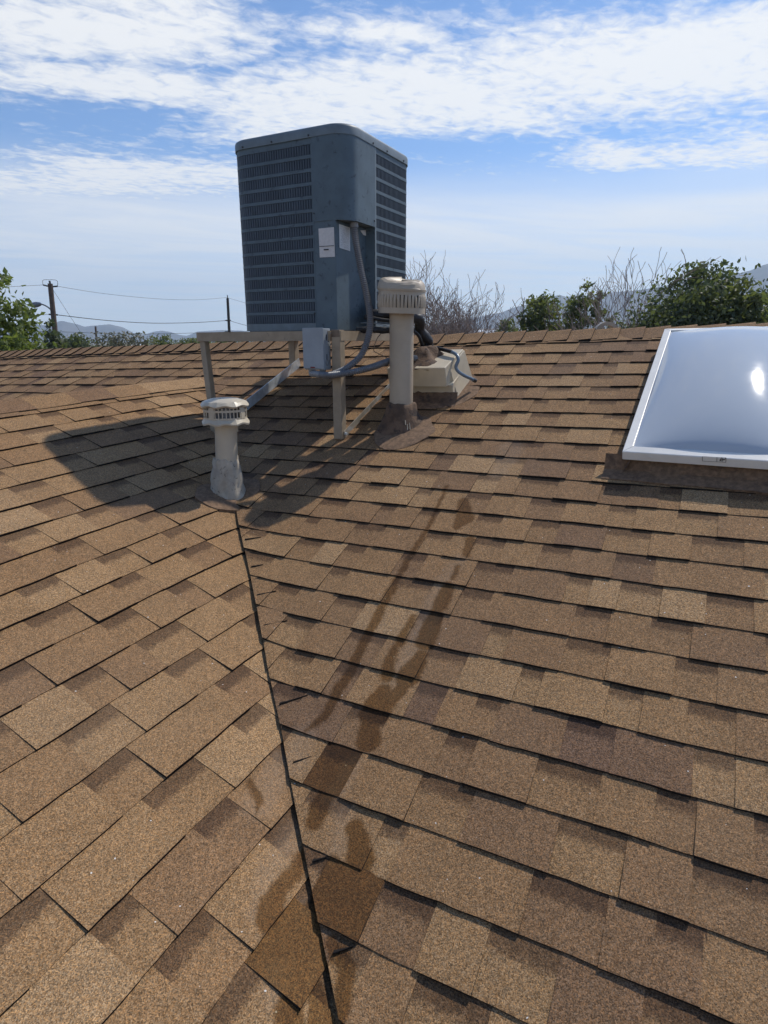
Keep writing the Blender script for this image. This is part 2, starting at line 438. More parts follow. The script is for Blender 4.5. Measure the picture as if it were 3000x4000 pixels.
m_worn = plain('worn tan rail', (0.34, 0.30, 0.24), 0.5, 0.25, var=0.2, scale=10, dirt=(0.40, 0.42, 0.43), dscale=7, dlo=0.5, dhi=0.6)
m_screw = plain('dark screw', (0.05, 0.055, 0.06), 0.5, 0.3)
m_ink = plain('dark print', (0.03, 0.03, 0.035), 0.7)
m_line = plain('faint printed outline', (0.24, 0.22, 0.19), 0.7)
m_red = plain('red badge', (0.20, 0.03, 0.03), 0.5)
m_wood = plain('weathered pole wood', (0.10, 0.068, 0.052), 0.85, var=0.3, scale=3)
m_wood2 = plain('dark pole wood', (0.045, 0.04, 0.036), 0.85, var=0.3, scale=3)
m_wire = plain('dark cable', (0.04, 0.042, 0.046), 0.6)
m_lampm = plain('street lamp metal', (0.20, 0.20, 0.21), 0.4, 0.3)
m_bark = plain('grey brown bark', (0.15, 0.115, 0.092), 0.9, var=0.3, scale=6)
m_bark2 = plain('pale dry twigs', (0.24, 0.185, 0.158), 0.9, var=0.3, scale=6)
m_stucco = plain('pale stucco', (0.45, 0.36, 0.29), 0.9)
m_roofw = plain('white metal roofing', (0.72, 0.74, 0.76), 0.5)
m_roofb = plain('grey house roof', (0.22, 0.21, 0.21), 0.8)
m_glass = plain('dark window glass', (0.03, 0.04, 0.05), 0.15)

m_label, t_, b_ = mat('printed paper label')
og = t_.n('ShaderNodeTexCoord').outputs['UV']
sx_ = t_.n('ShaderNodeSeparateXYZ'); t_.link(og, sx_.inputs[0])
rows = t_.math('FRACT', t_.math('MULTIPLY', sx_.outputs[1], 26.0))
wn = t_.n('ShaderNodeTexWhiteNoise', noise_dimensions='2D')
cmb = t_.n('ShaderNodeCombineXYZ'); t_.link(t_.math('FLOOR', t_.math('MULTIPLY', sx_.outputs[0], 34.0)), cmb.inputs[0]); t_.link(t_.math('FLOOR', t_.math('MULTIPLY', sx_.outputs[1], 26.0)), cmb.inputs[1])
t_.link(cmb.outputs[0], wn.inputs['Vector'])
ink = t_.math('MULTIPLY', t_.math('GREATER_THAN', wn.outputs['Value'], 0.42), t_.math('LESS_THAN', t_.math('ABSOLUTE', t_.math('SUBTRACT', rows, 0.5)), 0.2))
mg = t_.math('MULTIPLY', t_.math('LESS_THAN', t_.math('ABSOLUTE', t_.math('SUBTRACT', sx_.outputs[0], 0.5)), 0.42), t_.math('LESS_THAN', t_.math('ABSOLUTE', t_.math('SUBTRACT', sx_.outputs[1], 0.5)), 0.45))
t_.link(t_.mix(t_.math('MULTIPLY', t_.math('MULTIPLY', ink, mg), 0.55), (0.66, 0.67, 0.67, 1), (0.12, 0.13, 0.15, 1)), b_.inputs['Base Color']); b_.inputs['Roughness'].default_value = 0.6
m_blank = plain('faded paper label', (0.62, 0.60, 0.58), 0.7, var=0.06, scale=60)

m_dome, t_, b_ = mat('milky acrylic dome')
b_.inputs['Base Color'].default_value = (0.46, 0.50, 0.54, 1); b_.inputs['Roughness'].default_value = 0.06
b_.inputs['Specular IOR Level'].default_value = 0.6; b_.inputs['Coat Weight'].default_value = 0.0
gq = t_.n('ShaderNodeNewGeometry').outputs['Position']
t_.link(t_.ramp(t_.noise(gq, 3.0, 6, 0.7, dist=1.0), [(0.3, 0.05), (0.8, 0.14)]), b_.inputs['Roughness'])


def leaf_mat(name, c0, c1, trans=0.35):
    m, t, bs = mat(name)
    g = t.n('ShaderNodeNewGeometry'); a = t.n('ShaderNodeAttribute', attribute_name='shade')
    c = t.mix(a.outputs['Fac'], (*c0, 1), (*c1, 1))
    t.link(c, bs.inputs['Base Color']); bs.inputs['Roughness'].default_value = 0.55
    tr = t.n('ShaderNodeBsdfTranslucent'); t.link(t.mix(1.0, c, (1.3, 1.35, 0.6, 1), 'MULTIPLY'), tr.inputs[0])
    mx = t.n('ShaderNodeMixShader'); mx.inputs[0].default_value = trans
    out = m.node_tree.nodes['Material Output']
    t.link(bs.outputs[0], mx.inputs[1]); t.link(tr.outputs[0], mx.inputs[2]); t.link(mx.outputs[0], out.inputs[0])
    return m


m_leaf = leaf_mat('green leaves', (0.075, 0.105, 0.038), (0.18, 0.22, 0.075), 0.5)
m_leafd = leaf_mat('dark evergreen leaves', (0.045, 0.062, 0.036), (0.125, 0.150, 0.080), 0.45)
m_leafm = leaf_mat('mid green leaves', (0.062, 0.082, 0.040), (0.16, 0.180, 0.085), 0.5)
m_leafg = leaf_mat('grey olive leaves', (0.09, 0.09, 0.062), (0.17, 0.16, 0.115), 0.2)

m_ground, t_, b_ = mat('desert ground')
gp = t_.n('ShaderNodeNewGeometry').outputs['Position']
t_.link(t_.mix(t_.sstep(t_.noise(gp, 0.02, 8, 0.65), 0.35, 0.65), (0.24, 0.19, 0.14, 1), (0.10, 0.105, 0.07, 1)), b_.inputs['Base Color']); b_.inputs['Roughness'].default_value = 0.95
m_rock, t_, b_ = mat('mountain rock and scrub')
gp = t_.n('ShaderNodeNewGeometry').outputs['Position']
t_.link(t_.mix(t_.sstep(t_.noise(gp, 0.006, 9, 0.7), 0.35, 0.65), (0.05, 0.044, 0.038, 1), (0.115, 0.097, 0.082, 1)), b_.inputs['Base Color']); b_.inputs['Roughness'].default_value = 0.95

# ================================================================== ROOF
EB = 0.143; EA = 0.143 * 1.038935
RIDGE_V = 2.174
WING_V = 1.5355                                # slope length to the wing ridge
YJ = WING_V * math.sin(TA) / SB                # roof-frame y where the wing ridge runs into the main slope
XW = -WING_V * math.cos(TA)


def sag(u, v, seed):                           # uneven decking, metres along the normal
    return 0.006 * mnoise.noise(Vector((u * 0.9 + seed, v * 0.9, seed))) + 0.0022 * mnoise.noise(Vector((u * 3.1, v * 3.1 + seed, 4.0)))


def wave(u, v, seed):                          # courses never run dead straight
    return 0.010 * mnoise.noise(Vector((u * 0.8, v * 1.6 + seed, 2.0 + seed))) + 0.0035 * mnoise.noise(Vector((u * 4.0, v * 3.0, 9.0 + seed)))


def clip_poly(poly, fn):                       # keep fn(p) >= 0
    out = []
    for i, p in enumerate(poly):
        q = poly[(i + 1) % len(poly)]; a, b = fn(p), fn(q)
        if a >= 0: out.append(p)
        if (a >= 0) != (b >= 0):
            t = a / (a - b); out.append((p[0] + (q[0] - p[0]) * t, p[1] + (q[1] - p[1]) * t))
    return out


class Slope:
    def __init__(s, F, seed, valley=None, stains=(), hb=(0.0088, 0.0046)):
        s.F = F; s.seed = seed; s.pieces = []; s.valley = valley; s.stains = stains; s.hb = hb
    def piece(s, u0, u1, v0, e, hb, ht, tone, flag, band, clip=None, ov=0.03, jag=0.0016):
        n = max(2, int((u1 - u0) / 0.045))
        poly = []
        for i in range(n + 1):
            u = u0 + (u1 - u0) * i / n
            poly.append((u, v0 + (rnd.uniform(-jag, jag) if 0 < i < n else 0)))
        poly += [(u1, v0 + e + ov), (u0, v0 + e + ov)]
        if clip:
            for c in clip:
                poly = clip_poly(poly, c)
                if len(poly) < 3: return
        ar = 0.0
        for i in range(len(poly)):
            a, b = poly[i], poly[(i + 1) % len(poly)]; ar += a[0] * b[1] - a[1] * b[0]
        if abs(ar) / 2 < 0.0009: return
        curl = rnd.uniform(0, 0.002) if rnd.random() < 0.8 else rnd.uniform(0.002, 0.005)
        skew = rnd.uniform(-0.0012, 0.0012)
        top, bot, uvs, pcs = [], [], [], []
        for (u, v) in poly:
            f = (v - v0) / e; fu = (u - u0) / max(1e-6, u1 - u0)
            h = hb + (ht - hb) * f + curl * max(0, 1 - f * 1.6) ** 2 + skew * (fu - 0.5) * 2 * (1 - f)
            if s.valley: h += s.valley(u, v)
            vv = v + wave(u, v, s.seed); hh = h + sag(u, v, s.seed)
            top.append(s.F(u, vv, hh)); bot.append(s.F(u, vv, hh - h - 0.006)); uvs.append((u, vv)); pcs.append((fu, f))
        k = len(poly)
        verts = top + bot
        faces = [tuple(range(k))] + [(i, k + i, k + (i + 1) % k, (i + 1) % k) for i in range(k)]
        cu_ = sum(p[0] for p in poly) / k; cv_ = sum(p[1] for p in poly) / k
        near = flag > 0 or any((cu_ - a) ** 2 + (cv_ - b) ** 2 < 0.30 ** 2 for a, b in s.stains)
        s.pieces.append((verts, faces, uvs + uvs, pcs + pcs, (tone, flag, band, 1.0), 2 if near else 0))


def fill(me, plist, mats):
    V, Fc, UV1, UV2, T, MI = [], [], [], [], [], []
    for verts, faces, uvs, pcs, tone, mi in plist:
        o = len(V); V += verts; UV1 += uvs; UV2 += pcs; T += [tone] * len(verts)
        for i, f in enumerate(faces):
            Fc.append(tuple(o + k for k in f)); MI.append(mi if i == 0 else 1)
    me.from_pydata([tuple(v) for v in V], [], Fc)
    for m in mats: me.materials.append(m)
    me.polygons.foreach_set('material_index', MI)
    idx = [0] * len(me.loops); me.loops.foreach_get('vertex_index', idx)
    for nm, src in (('slope', UV1), ('piece', UV2)):
        l = me.uv_layers.new(name=nm); flat = []
        for i in idx: flat += src[i]
        l.data.foreach_set('uv', flat)
    ca = me.color_attributes.new('tone', 'FLOAT_COLOR', 'POINT'); flat = []
    for t in T: flat += t
    ca.data.foreach_set('color', flat)
    me.update()


def screen_area(p):
    k = len(p[0]) // 2; pts = [to_px(v) for v in p[0][:k]]
    if any(q is None for q in pts): return 0
    cx_ = sum(q[0] for q in pts) / k; cy_ = sum(q[1] for q in pts) / k
    if not (-60 < cx_ < 3060 and -60 < cy_ < 4060): return 0
    return abs(sum(pts[i][0] * pts[(i + 1) % k][1] - pts[i][1] * pts[(i + 1) % k][0] for i in range(k))) / 2


def emit(pieces, parent, mats, name, limit):
    pieces = sorted(pieces, key=screen_area, reverse=True)
    for p in pieces[:limit]:
        me = bpy.data.meshes.new(name); fill(me, [p], mats)
        o = bpy.data.objects.new(name, me); C.objects.link(o); o.parent = parent
    if pieces[limit:]:
        me = bpy.data.meshes.new('shingle_field'); fill(me, pieces[limit:], mats)
        o = bpy.data.objects.new('shingle_field', me); C.objects.link(o); o.parent = parent; o['kind'] = 'stuff'


def tone_pick():
    r = rnd.random()
    if r < 0.17: return rnd.uniform(0.72, 0.95)
    if r < 0.72: return rnd.uniform(0.38, 0.70)
    if r < 0.95: return rnd.uniform(0.20, 0.40)
    return rnd.uniform(0.05, 0.2)


def lay_course(sl, v0, e, ua, ub, flagfn, clip=None, keep=None, tmin=0.0, tab=(0.085, 0.20), rec=(0.07, 0.17)):
    u = ua + rnd.uniform(0, 0.25); up = rnd.random() < 0.5; t_last = tone_pick()
    while u < ub:
        w = rnd.uniform(*(tab if up else rec))
        if up and rnd.random() < 0.18: w *= 1.6
        tn = tone_pick() if (rnd.random() < 0.75) else t_last
        if not up: tn = max(0, tn - 0.06)
        tn = tmin + tn * (1 - tmin)
        if keep is None or keep(u + w / 2, v0 + e / 2):
            fl = flagfn(u, u + w, v0, e) if flagfn else 0.0
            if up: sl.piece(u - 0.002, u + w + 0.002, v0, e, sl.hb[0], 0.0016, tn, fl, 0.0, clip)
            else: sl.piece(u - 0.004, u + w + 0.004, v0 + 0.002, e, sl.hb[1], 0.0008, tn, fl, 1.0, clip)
        t_last = tn; u += w; up = not up


# ---- main slope
roof_main = mesh_obj('main_roof_slope', [B(-9, -2.6, -0.008), B(5.2, -2.6, -0.008), B(5.2, RIDGE_V, -0.008), B(-9, RIDGE_V, -0.008)], [(0, 1, 2, 3)], m_deck)
tag(roof_main, 'long brown shingled main roof slope rising to the ridge behind the air conditioner', kind='structure')


def keep_b(u, v):
    y = v * math.cos(TB)
    return abs(u - XW) > (YJ - y) * (SB / SA) - 0.22      # not buried under the wing


soak_b = [on_b(*q) for q in ((1350, 3060), (1290, 3480))]
soak_a = [on_a(*q) for q in ((1160, 3720),)]


def soak(pts):
    def f(u0, u1, v0, e):
        return 1.0 if any(u0 <= a <= u1 and v0 <= b <= v0 + e for a, b in pts) else 0.0
    return f


def stain_pts(chains):
    out = []
    for ch in chains:
        for p, q in zip(ch, ch[1:]):
            n = max(1, int(math.hypot(q[0] - p[0], q[1] - p[1]) / 0.08))
            out += [(p[0] + (q[0] - p[0]) * i / n, p[1] + (q[1] - p[1]) * i / n) for i in range(n + 1)]
    return out


VDIR = SA / SB


def valley_b(p):                               # main-slope side of the valley; this side is cut and laps over the wing
    if p[0] < XW or p[1] * math.cos(TB) > YJ: return 1.0
    return p[0] + p[1] * math.cos(TB) / VDIR + 0.012 + 0.003 * mnoise.noise(Vector((p[1] * 9, 0.3, 0)))


def lift_b(u, v):
    d = u + v * math.cos(TB) / VDIR
    return 0.015 * max(0.0, 1 - max(0.0, d) / 0.14) ** 1.5 if u > XW and d < 0.14 else 0.0


slB = Slope(B, 1.0, lift_b, stain_pts(WET_B + PALE_B))
for k in range(-15, 19):
    v0 = -k * EB
    if v0 > RIDGE_V - 0.1: continue
    clipr = [lambda p: RIDGE_V - 0.01 - p[1]] + ([valley_b] if v0 * math.cos(TB) < YJ - 0.02 else [])
    lay_course(slB, v0, EB, -8.6, 4.9, soak(soak_b), clipr, keep_b)
emit(slB.pieces, roof_main, [m_sh, m_edge, m_shB], 'shingle', 300)

for (ax_, ay_), (bx_, by_) in (((958, 2108), (1020, 2097)), ((982, 2213), (1027, 2205)), ((1005, 2324), (1077, 2306)), ((1030, 2443), (1120, 2420)), ((1092, 2747), (1200, 2710)), ((1145, 2977), (1215, 2953)), ((1222, 3363), (1275, 3351)), ((1303, 3720), (1380, 3698))):
    p, q = on_b(ax_, ay_, 0.02), on_b(bx_, by_, 0.012); v, f = [], []       # slits where the shingles were trimmed at the valley
    for i in range(5):
        t_ = i / 4; u_ = p[0] + (q[0] - p[0]) * t_; v_ = p[1] + (q[1] - p[1]) * t_; h_ = 0.0085 + lift_b(u_, v_) + sag(u_, v_, 1.0)
        w_ = 0.0026 * (1.2 - t_); v += [B(u_, v_ - w_, h_ - 0.01), B(u_, v_ - w_, h_ + 0.001), B(u_, v_ + w_, h_ + 0.001), B(u_, v_ + w_, h_ - 0.01)]
    for i in range(4):
        for k in range(4): k2 = (k + 1) % 4; f.append((i * 4 + k, (i + 1) * 4 + k, (i + 1) * 4 + k2, i * 4 + k2))
    mesh_obj('trim_slit', v, f, m_edge, roof_main)

# ---- wing slope, running in under the main slope at the valley


def valley_side(p):                            # p = (u = roof y, v); keep the wing side of the valley
    x = -p[1] * math.cos(TA); return (-x * VDIR - p[0]) + 0.06


roof_wing = mesh_obj('wing_roof_slope', [A(-6, -2.6, -0.008), A(VDIR * -2.6 * math.cos(TA), -2.6, -0.008), A(VDIR * WING_V * math.cos(TA), WING_V, -0.008), A(-6, WING_V, -0.008)], [(0, 1, 2, 3)], m_deck)
tag(roof_wing, 'brown shingled wing roof slope left of the valley seam', kind='structure')
def sink_a(u, v):                              # the wing courses dip into the valley
    d = v * math.cos(TA) * VDIR - u
    return -0.011 * max(0.0, min(1.0, 1 - d / 0.10))


slA = Slope(A, 5.0, sink_a, stain_pts(WET_A + PALE_A), (0.0085, 0.0038))
for k in range(0, 28):
    v0 = 1.358778 - k * EA
    if v0 < -2.5: break
    lay_course(slA, v0, EA, -4.2, VDIR * (v0 + EA) * math.cos(TA) + 0.3, soak(soak_a), [valley_side, lambda p: WING_V - 0.012 - p[1]], None, 0.2, (0.14, 0.28), (0.10, 0.20))
emit(slA.pieces, roof_wing, [m_sh, m_edge, m_shA], 'shingle', 300)


# ---- backs of both roofs (slope away out of sight)
NBK = RM @ Vector((0, math.sin(TB), math.cos(TB))); VBK = RM @ Vector((0, math.cos(TB), -math.sin(TB)))
ridge0 = VB * RIDGE_V
back = mesh_obj('main_roof_back', [ridge0 + UB * -9, ridge0 + UB * 5.2, ridge0 + UB * 5.2 + VBK * 4.5, ridge0 + UB * -9 + VBK * 4.5], [(0, 3, 2, 1)], m_flash)
tag(back, 'far side of the main roof beyond the ridge', kind='structure')
wr0 = VA * WING_V; VAK = RM @ Vector((-math.cos(TA), 0, -math.sin(TA))); NAK = RM @ Vector((-math.sin(TA), 0, math.cos(TA)))
wj = VDIR * WING_V * math.cos(TA)
back2 = mesh_obj('wing_roof_back', [wr0 + UA * -6, wr0 + UA * wj, wr0 + UA * (wj - 2.6 * math.cos(TA) * VDIR) + VAK * 2.6, wr0 + UA * -6 + VAK * 2.6], [(0, 1, 2, 3)], m_flash)
tag(back2, 'far side of the wing roof beyond its ridge', kind='structure')


def cap_piece(parent, matl, org, U, V1, V2, N1, N2, u0, u1, w1, w2, hb, ht, tone, seed, ov=0.03, name='ridge_shingle', jag=0.0):
    apex = (N1 + N2).normalized(); verts, uvs, pcs = [], [], []; cols = 3
    prof = []
    for i in range(cols):
        f = i / (cols - 1); u = u0 - ov + (u1 + ov - u0) * f; h = ht + (hb - ht) * f
        du = sag(u, seed, seed) * 1.3; wj_ = w1 + (jag if i < cols - 1 else jag * 0.8)
        row = [(V1 * w1 * -1, N1, w1), (V1 * -0.45 * w1, N1, 0.45 * w1), (V1 * -0.018, (N1 * 2 + apex), 0.018), (Vector((0, 0, 0)), apex, 0.0), (V2 * 0.018, (N2 * 2 + apex), -0.018), (V2 * w2, N2, -w2)]
        row[0] = (V1 * -wj_, N1, wj_)
        prof.append([(org + U * u + a + n.normalized() * (h + du + (0.003 if abs(d) < 0.02 else 0)), (u, 3 + d)) for a, n, d in row])
    k = len(prof[0]); faces = []
    for i in range(cols):
        for j in range(k):
            verts.append(prof[i][j][0]); uvs.append(prof[i][j][1]); pcs.append((0, 0))
    nb = len(verts)
    for i in range(cols):
        for j in range(k):
            verts.append(verts[i * k + j] - apex * 0.014); uvs.append(prof[i][j][1]); pcs.append((0, 0))
    MI = []
    for i in range(cols - 1):
        for j in range(k - 1):
            faces.append((i * k + j, (i + 1) * k + j, (i + 1) * k + j + 1, i * k + j + 1)); MI.append(0)
    for j in range(k - 1): faces.append((j, j + 1, nb + j + 1, nb + j)); MI.append(1)
    for i in range(cols - 1):
        faces.append((i * k, nb + i * k, nb + (i + 1) * k, (i + 1) * k)); MI.append(1)
    for j in range(k - 1): q = (cols - 1) * k; faces.append((q + j, nb + q + j, nb + q + j + 1, q + j + 1)); MI.append(1)
    me = bpy.data.meshes.new(name); fill(me, [], [])
    me = bpy.data.meshes.new(name); me.from_pydata([tuple(v) for v in verts], [], faces)
    me.materials.append(matl); me.materials.append(m_edge); me.polygons.foreach_set('material_index', MI)
    l = me.uv_layers.new(name='slope'); l2 = me.uv_layers.new(name='piece')
    for lp in me.loops: l.data[lp.index].uv = uvs[lp.vertex_index]
    ca = me.color_attributes.new('tone', 'FLOAT_COLOR', 'POINT')
    ca.data.foreach_set('color', [tone, 0, 0, 1] * len(verts)); me.update()
    o = bpy.data.objects.new(name, me); C.objects.link(o); o.parent = parent
    return o


u = -7.4
while u < 4.6:
    w_ = EB * rnd.uniform(0.96, 1.05)
    cap_piece(roof_main, m_sh, ridge0, UB, VB, VBK, NB, NBK, u, u + w_, 0.148 + rnd.uniform(-.004, .004), 0.14, 0.021, 0.008, rnd.uniform(0.25, 0.6), 2.0)
    u += w_
u = -4.2
while u < wj + 0.08:
    w_ = rnd.choice((0.16, 0.2, 0.26, 0.3))
    cap_piece(roof_wing, m_sh, wr0, UA, VA, VAK, NA, NAK, u, u + w_, 0.135, 0.12, 0.0135, 0.0125, rnd.choice((0.2, 0.45, 0.6, 0.9)), 6.0, ov=0.004, jag=rnd.uniform(-0.006, 0.008))
    u += w_

# ================================================================== AIR CONDITIONER ON ITS STAND
YF, YR_ = 0.749, 1.563
ZB = 0.886
stand = thing('equipment_stand', 'tan angle iron stand with four legs carrying the air conditioner', 'stand', (-0.36, 1.15, 0.35))


def leg(p0, p1, w=0.052, m=m_tan):
    bm = bmesh.new(); bar(bm, p0, p1, w, w, Vector((0, 1, 0))); return bm_obj('leg', bm, m, stand, bevel=0.004)


leg((0.078, YF, 0.322), (0.078, YF, ZB + 0.004)); leg((-0.787, 0.722, 0.30), (-0.848, YF, ZB - 0.004), 0.040)
leg((-0.786, YR_, 0.64), (-0.786, YR_, ZB)); leg((0.078, YR_, 0.64), (0.078, YR_, ZB), 0.04)


def angle(name, a, b, w, m, out, drop=True):   # L section: a vertical web and a flat flange
    a, b = Vector(a), Vector(b); t = (b - a).normalized(); out = Vector(out); out = (out - t * out.dot(t)).normalized(); up = out.cross(t)
    if up.z < 0: up = -up
    bm = bmesh.new()
    for (s0, s1, z0, z1) in ((-0.005, 0.0, -w, 0.0), (-w, -0.0051, -0.005, -0.0002)):
        vs = [bm.verts.new(p + out * s + up * z) for p in (a, b) for (s, z) in ((s0, z0), (s1, z0), (s1, z1), (s0, z1))]
        for q in ((3, 2, 1, 0), (4, 5, 6, 7), (0, 1, 5, 4), (1, 2, 6, 5), (2, 3, 7, 6), (3, 0, 4, 7)): bm.faces.new([vs[i] for i in q])
    return bm_obj(name, bm, m, stand)


angle('beam', (-0.872, YF - 0.032, ZB), (0.049, YF - 0.032, ZB + 0.001), 0.050, m_tan, (0, -1, 0))
angle('beam', (-0.872, YR_ + 0.03, ZB), (0.10, YR_ + 0.03, ZB), 0.050, m_tan, (0, 1, 0))
angle('beam', (0.106, YF - 0.018, ZB + 0.0015), (0.106, YR_ + 0.02, ZB + 0.0015), 0.050, m_tan, (1, 0, 0))
angle('beam', (-0.873, YF - 0.02, ZB - 0.002), (-0.835, YR_ + 0.02, ZB - 0.002), 0.050, m_tan, (-1, 0, 0))
bm = bmesh.new(); box(bm, 0.053, 0.103, YF - 0.0275, YF + 0.022, ZB - 0.03, ZB + 0.006); bm_obj('leg_cap', bm, m_rust, stand, bevel=0.002)


def rail(a, b, w, m):                          # brace rails lie along the roof between the feet
    a, b = Vector(a), Vector(b); t = (b - a).normalized()
    bm = bmesh.new(); side = Vector((1, 0, 0)); side = (side - t * side.dot(t)).normalized(); up = side.cross(t)
    if up.z < 0: up = -up
    for (s0, s1, z0, z1) in ((-0.002, 0.002, -w / 2, w / 2), (-w * 0.9, -0.0021, -w / 2, -w / 2 + 0.004)):
        vs = [bm.verts.new(p + side * s + up * z) for p in (a, b) for (s, z) in ((s0, z0), (s1, z0), (s1, z1), (s0, z1))]
        for q in ((3, 2, 1, 0), (4, 5, 6, 7), (0, 1, 5, 4), (1, 2, 6, 5), (2, 3, 7, 6), (3, 0, 4, 7)): bm.faces.new([vs[i] for i in q])
    return bm_obj('brace_rail', bm, m, stand)


rail((0.107, YF + 0.0, 0.345), (0.107, YR_ + 0.02, 0.683), 0.042, m_worn)
rail((-0.752, 0.74, 0.345), (-0.752, YR_ + 0.02, 0.692), 0.060, m_galv)
bm = bmesh.new(); bmesh.ops.create_cone(bm, cap_ends=True, segments=10, radius1=0.008, radius2=0.008, depth=0.012, matrix=Matrix.Translation((0.112, YF + 0.004, 0.352)) @ Matrix.Rotation(R(90), 4, 'Y')); bm_obj('bolt', bm, m_galv, stand)
bm = bmesh.new(); box(bm, 0.045, 0.12, YF - 0.035, YF + 0.035, 0.312, 0.319, lambda x, y, z: Vector((x, y, z + (y - YF) * SB + 0.0))); bm_obj('foot_plate', bm, m_galv, stand)

X0, X1, Y0, Y1, Z0, Z1 = -0.635, 0.110, 0.820, 1.585, 0.892, 1.868
RC = 0.105
ac = thing('air_conditioner', 'tall grey blue air conditioner condenser with louvred sides on the roof stand', 'air conditioner', (-0.26, 1.2, Z0))


def rrect(x0, x1, y0, y1, r, n=10):            # rounded rectangle, counter-clockwise from the front right corner's right end
    pts = []
    for cx_, cy_, a0 in ((x1 - r, y0 + r, -90), (x1 - r, y1 - r, 0), (x0 + r, y1 - r, 90), (x0 + r, y0 + r, 180)):
        for i in range(n + 1):
            a = R(a0 + 90 * i / n); pts.append(Vector((cx_ + r * math.cos(a), cy_ + r * math.sin(a), 0)))
    return pts


SEAM_X, SEAM_Y = -0.097, 1.105
full = rrect(X0, X1, Y0, Y1, RC)               # starts at the bottom of the front right corner
n_c = 11
gpath = [Vector((X1, SEAM_Y, 0))] + full[n_c:] + [Vector((SEAM_X, Y0, 0))]     # round the back to the left seam
gpath = resample(gpath, 0.0158)


def nrm(path, i):
    t = path[min(i + 1, len(path) - 1)] - path[max(i - 1, 0)]; t.normalize(); return Vector((t.y, -t.x, 0)), t


def wrap(path, z0, z1, off0, off1):            # closed strip along a path (outer face, top, bottom, inner)
    v, f = [], []
    for i, p in enumerate(path):
        n, _ = nrm(path, i)
        for (o, z) in ((off1, z0), (off1, z1), (off0, z1), (off0, z0)): v.append(p + n * o + Vector((0, 0, z)))
    for i in range(len(path) - 1):
        for k in range(4): k2 = (k + 1) % 4; f.append((i * 4 + k, (i + 1) * 4 + k, (i + 1) * 4 + k2, i * 4 + k2))
    f.append((0, 1, 2, 3)); q = (len(path) - 1) * 4; f.append((q + 3, q + 2, q + 1, q))
    return v, f


NROW = 14; ZT = Z1 - 0.066; ZL = Z0 + 0.030; pitch = (ZT - ZL) / NROW
body = mesh_obj('coil_block', *wrap(gpath, Z0 + 0.004, Z1 - 0.03, -0.05, -0.040), m_coil, ac)
for r_ in range(NROW + 1):
    zc_ = ZL + r_ * pitch; h0 = 0.0082
    za, zb = (Z0, zc_ + h0) if r_ == 0 else ((zc_ - h0, Z1 - 0.03) if r_ == NROW else (zc_ - h0, zc_ + h0))
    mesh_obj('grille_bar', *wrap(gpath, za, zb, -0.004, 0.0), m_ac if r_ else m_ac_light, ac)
for r_ in range(NROW):                         # one mesh of pressed slats for each row of louvres
    za = ZL + r_ * pitch + 0.0082; zb = za + pitch - 0.0164; v, f = [], []
    for i in range(1, len(gpath) - 1):
        p = gpath[i]; n, t = nrm(gpath, i)
        prof = ((-0.0045, -0.0015), (0.002, -0.0008), (0.0068, -0.006), (0.0098, -0.0135))    # along the path, outward
        o = len(v)
        for (s, d) in prof:
            zi = 0.0025 if d > -0.002 else 0.0
            v.append(p + t * s + n * d + Vector((0, 0, za - 0.001 + zi))); v.append(p + t * s + n * d + Vector((0, 0, zb + 0.001 - zi)))
        for k in range(3): f.append((o + 2 * k, o + 2 * k + 2, o + 2 * k + 3, o + 2 * k + 1))
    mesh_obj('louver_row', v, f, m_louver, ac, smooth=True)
for (a, b) in ((0, 1), (len(gpath) - 2, len(gpath) - 1)):     # plain margins beside the corner panel
    mesh_obj('grille_margin', *wrap(gpath[a:b + 1], Z0 + 0.001, Z1 - 0.031, -0.0035, 0.0015), m_ac_light if a == 0 else m_ac, ac)
# corner panel: rounded above, cut back below to make the connection recess
ZP = 1.432
corner = [Vector((SEAM_X, Y0, 0)), Vector((-0.04, Y0, 0))] + full[:n_c] + [Vector((X1, 1.0, 0)), Vector((X1, SEAM_Y, 0))]
v, f = wrap(corner, ZP, Z1 - 0.03, -0.012, 0.0035); mesh_obj('corner_panel', v, f, m_ac, ac, smooth=True)
low = [Vector((SEAM_X, Y0, 0)), Vector((0.033, Y0, 0)), Vector((0.055, 1.10, 0)), Vector((X1 - 0.003, SEAM_Y, 0))]
mesh_obj('recess_panel', [Vector((p.x, p.y, z)) for p in low for z in (Z0, ZP)], [(0, 2, 3, 1), (2, 4, 5, 3), (4, 6, 7, 5)], m_ac, ac)
flo = [Vector((SEAM_X, Y0 + 0.004, ZP))] + [p + Vector((0, 0, ZP)) for p in full[:n_c]] + [Vector((X1 - 0.004, SEAM_Y, ZP))]
mesh_obj('panel_floor', [p + Vector((0, 0, 0.002)) for p in flo] + [Vector((SEAM_X, SEAM_Y, ZP + 0.002))], [tuple(range(len(flo) + 1))[::-1]], m_ac_light, ac)
# lid
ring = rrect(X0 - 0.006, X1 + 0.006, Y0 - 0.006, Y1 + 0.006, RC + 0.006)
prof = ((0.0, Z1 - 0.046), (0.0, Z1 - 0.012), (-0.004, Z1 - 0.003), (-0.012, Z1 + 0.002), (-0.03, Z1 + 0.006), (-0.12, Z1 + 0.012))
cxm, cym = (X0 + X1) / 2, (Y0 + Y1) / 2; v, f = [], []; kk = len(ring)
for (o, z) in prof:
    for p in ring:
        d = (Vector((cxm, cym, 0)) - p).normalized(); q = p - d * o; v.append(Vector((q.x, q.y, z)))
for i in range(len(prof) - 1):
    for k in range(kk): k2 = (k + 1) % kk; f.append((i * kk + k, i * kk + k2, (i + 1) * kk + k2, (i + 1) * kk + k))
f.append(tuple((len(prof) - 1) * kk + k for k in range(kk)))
lid = mesh_obj('lid', v, f, m_ac_light, ac, smooth=True)
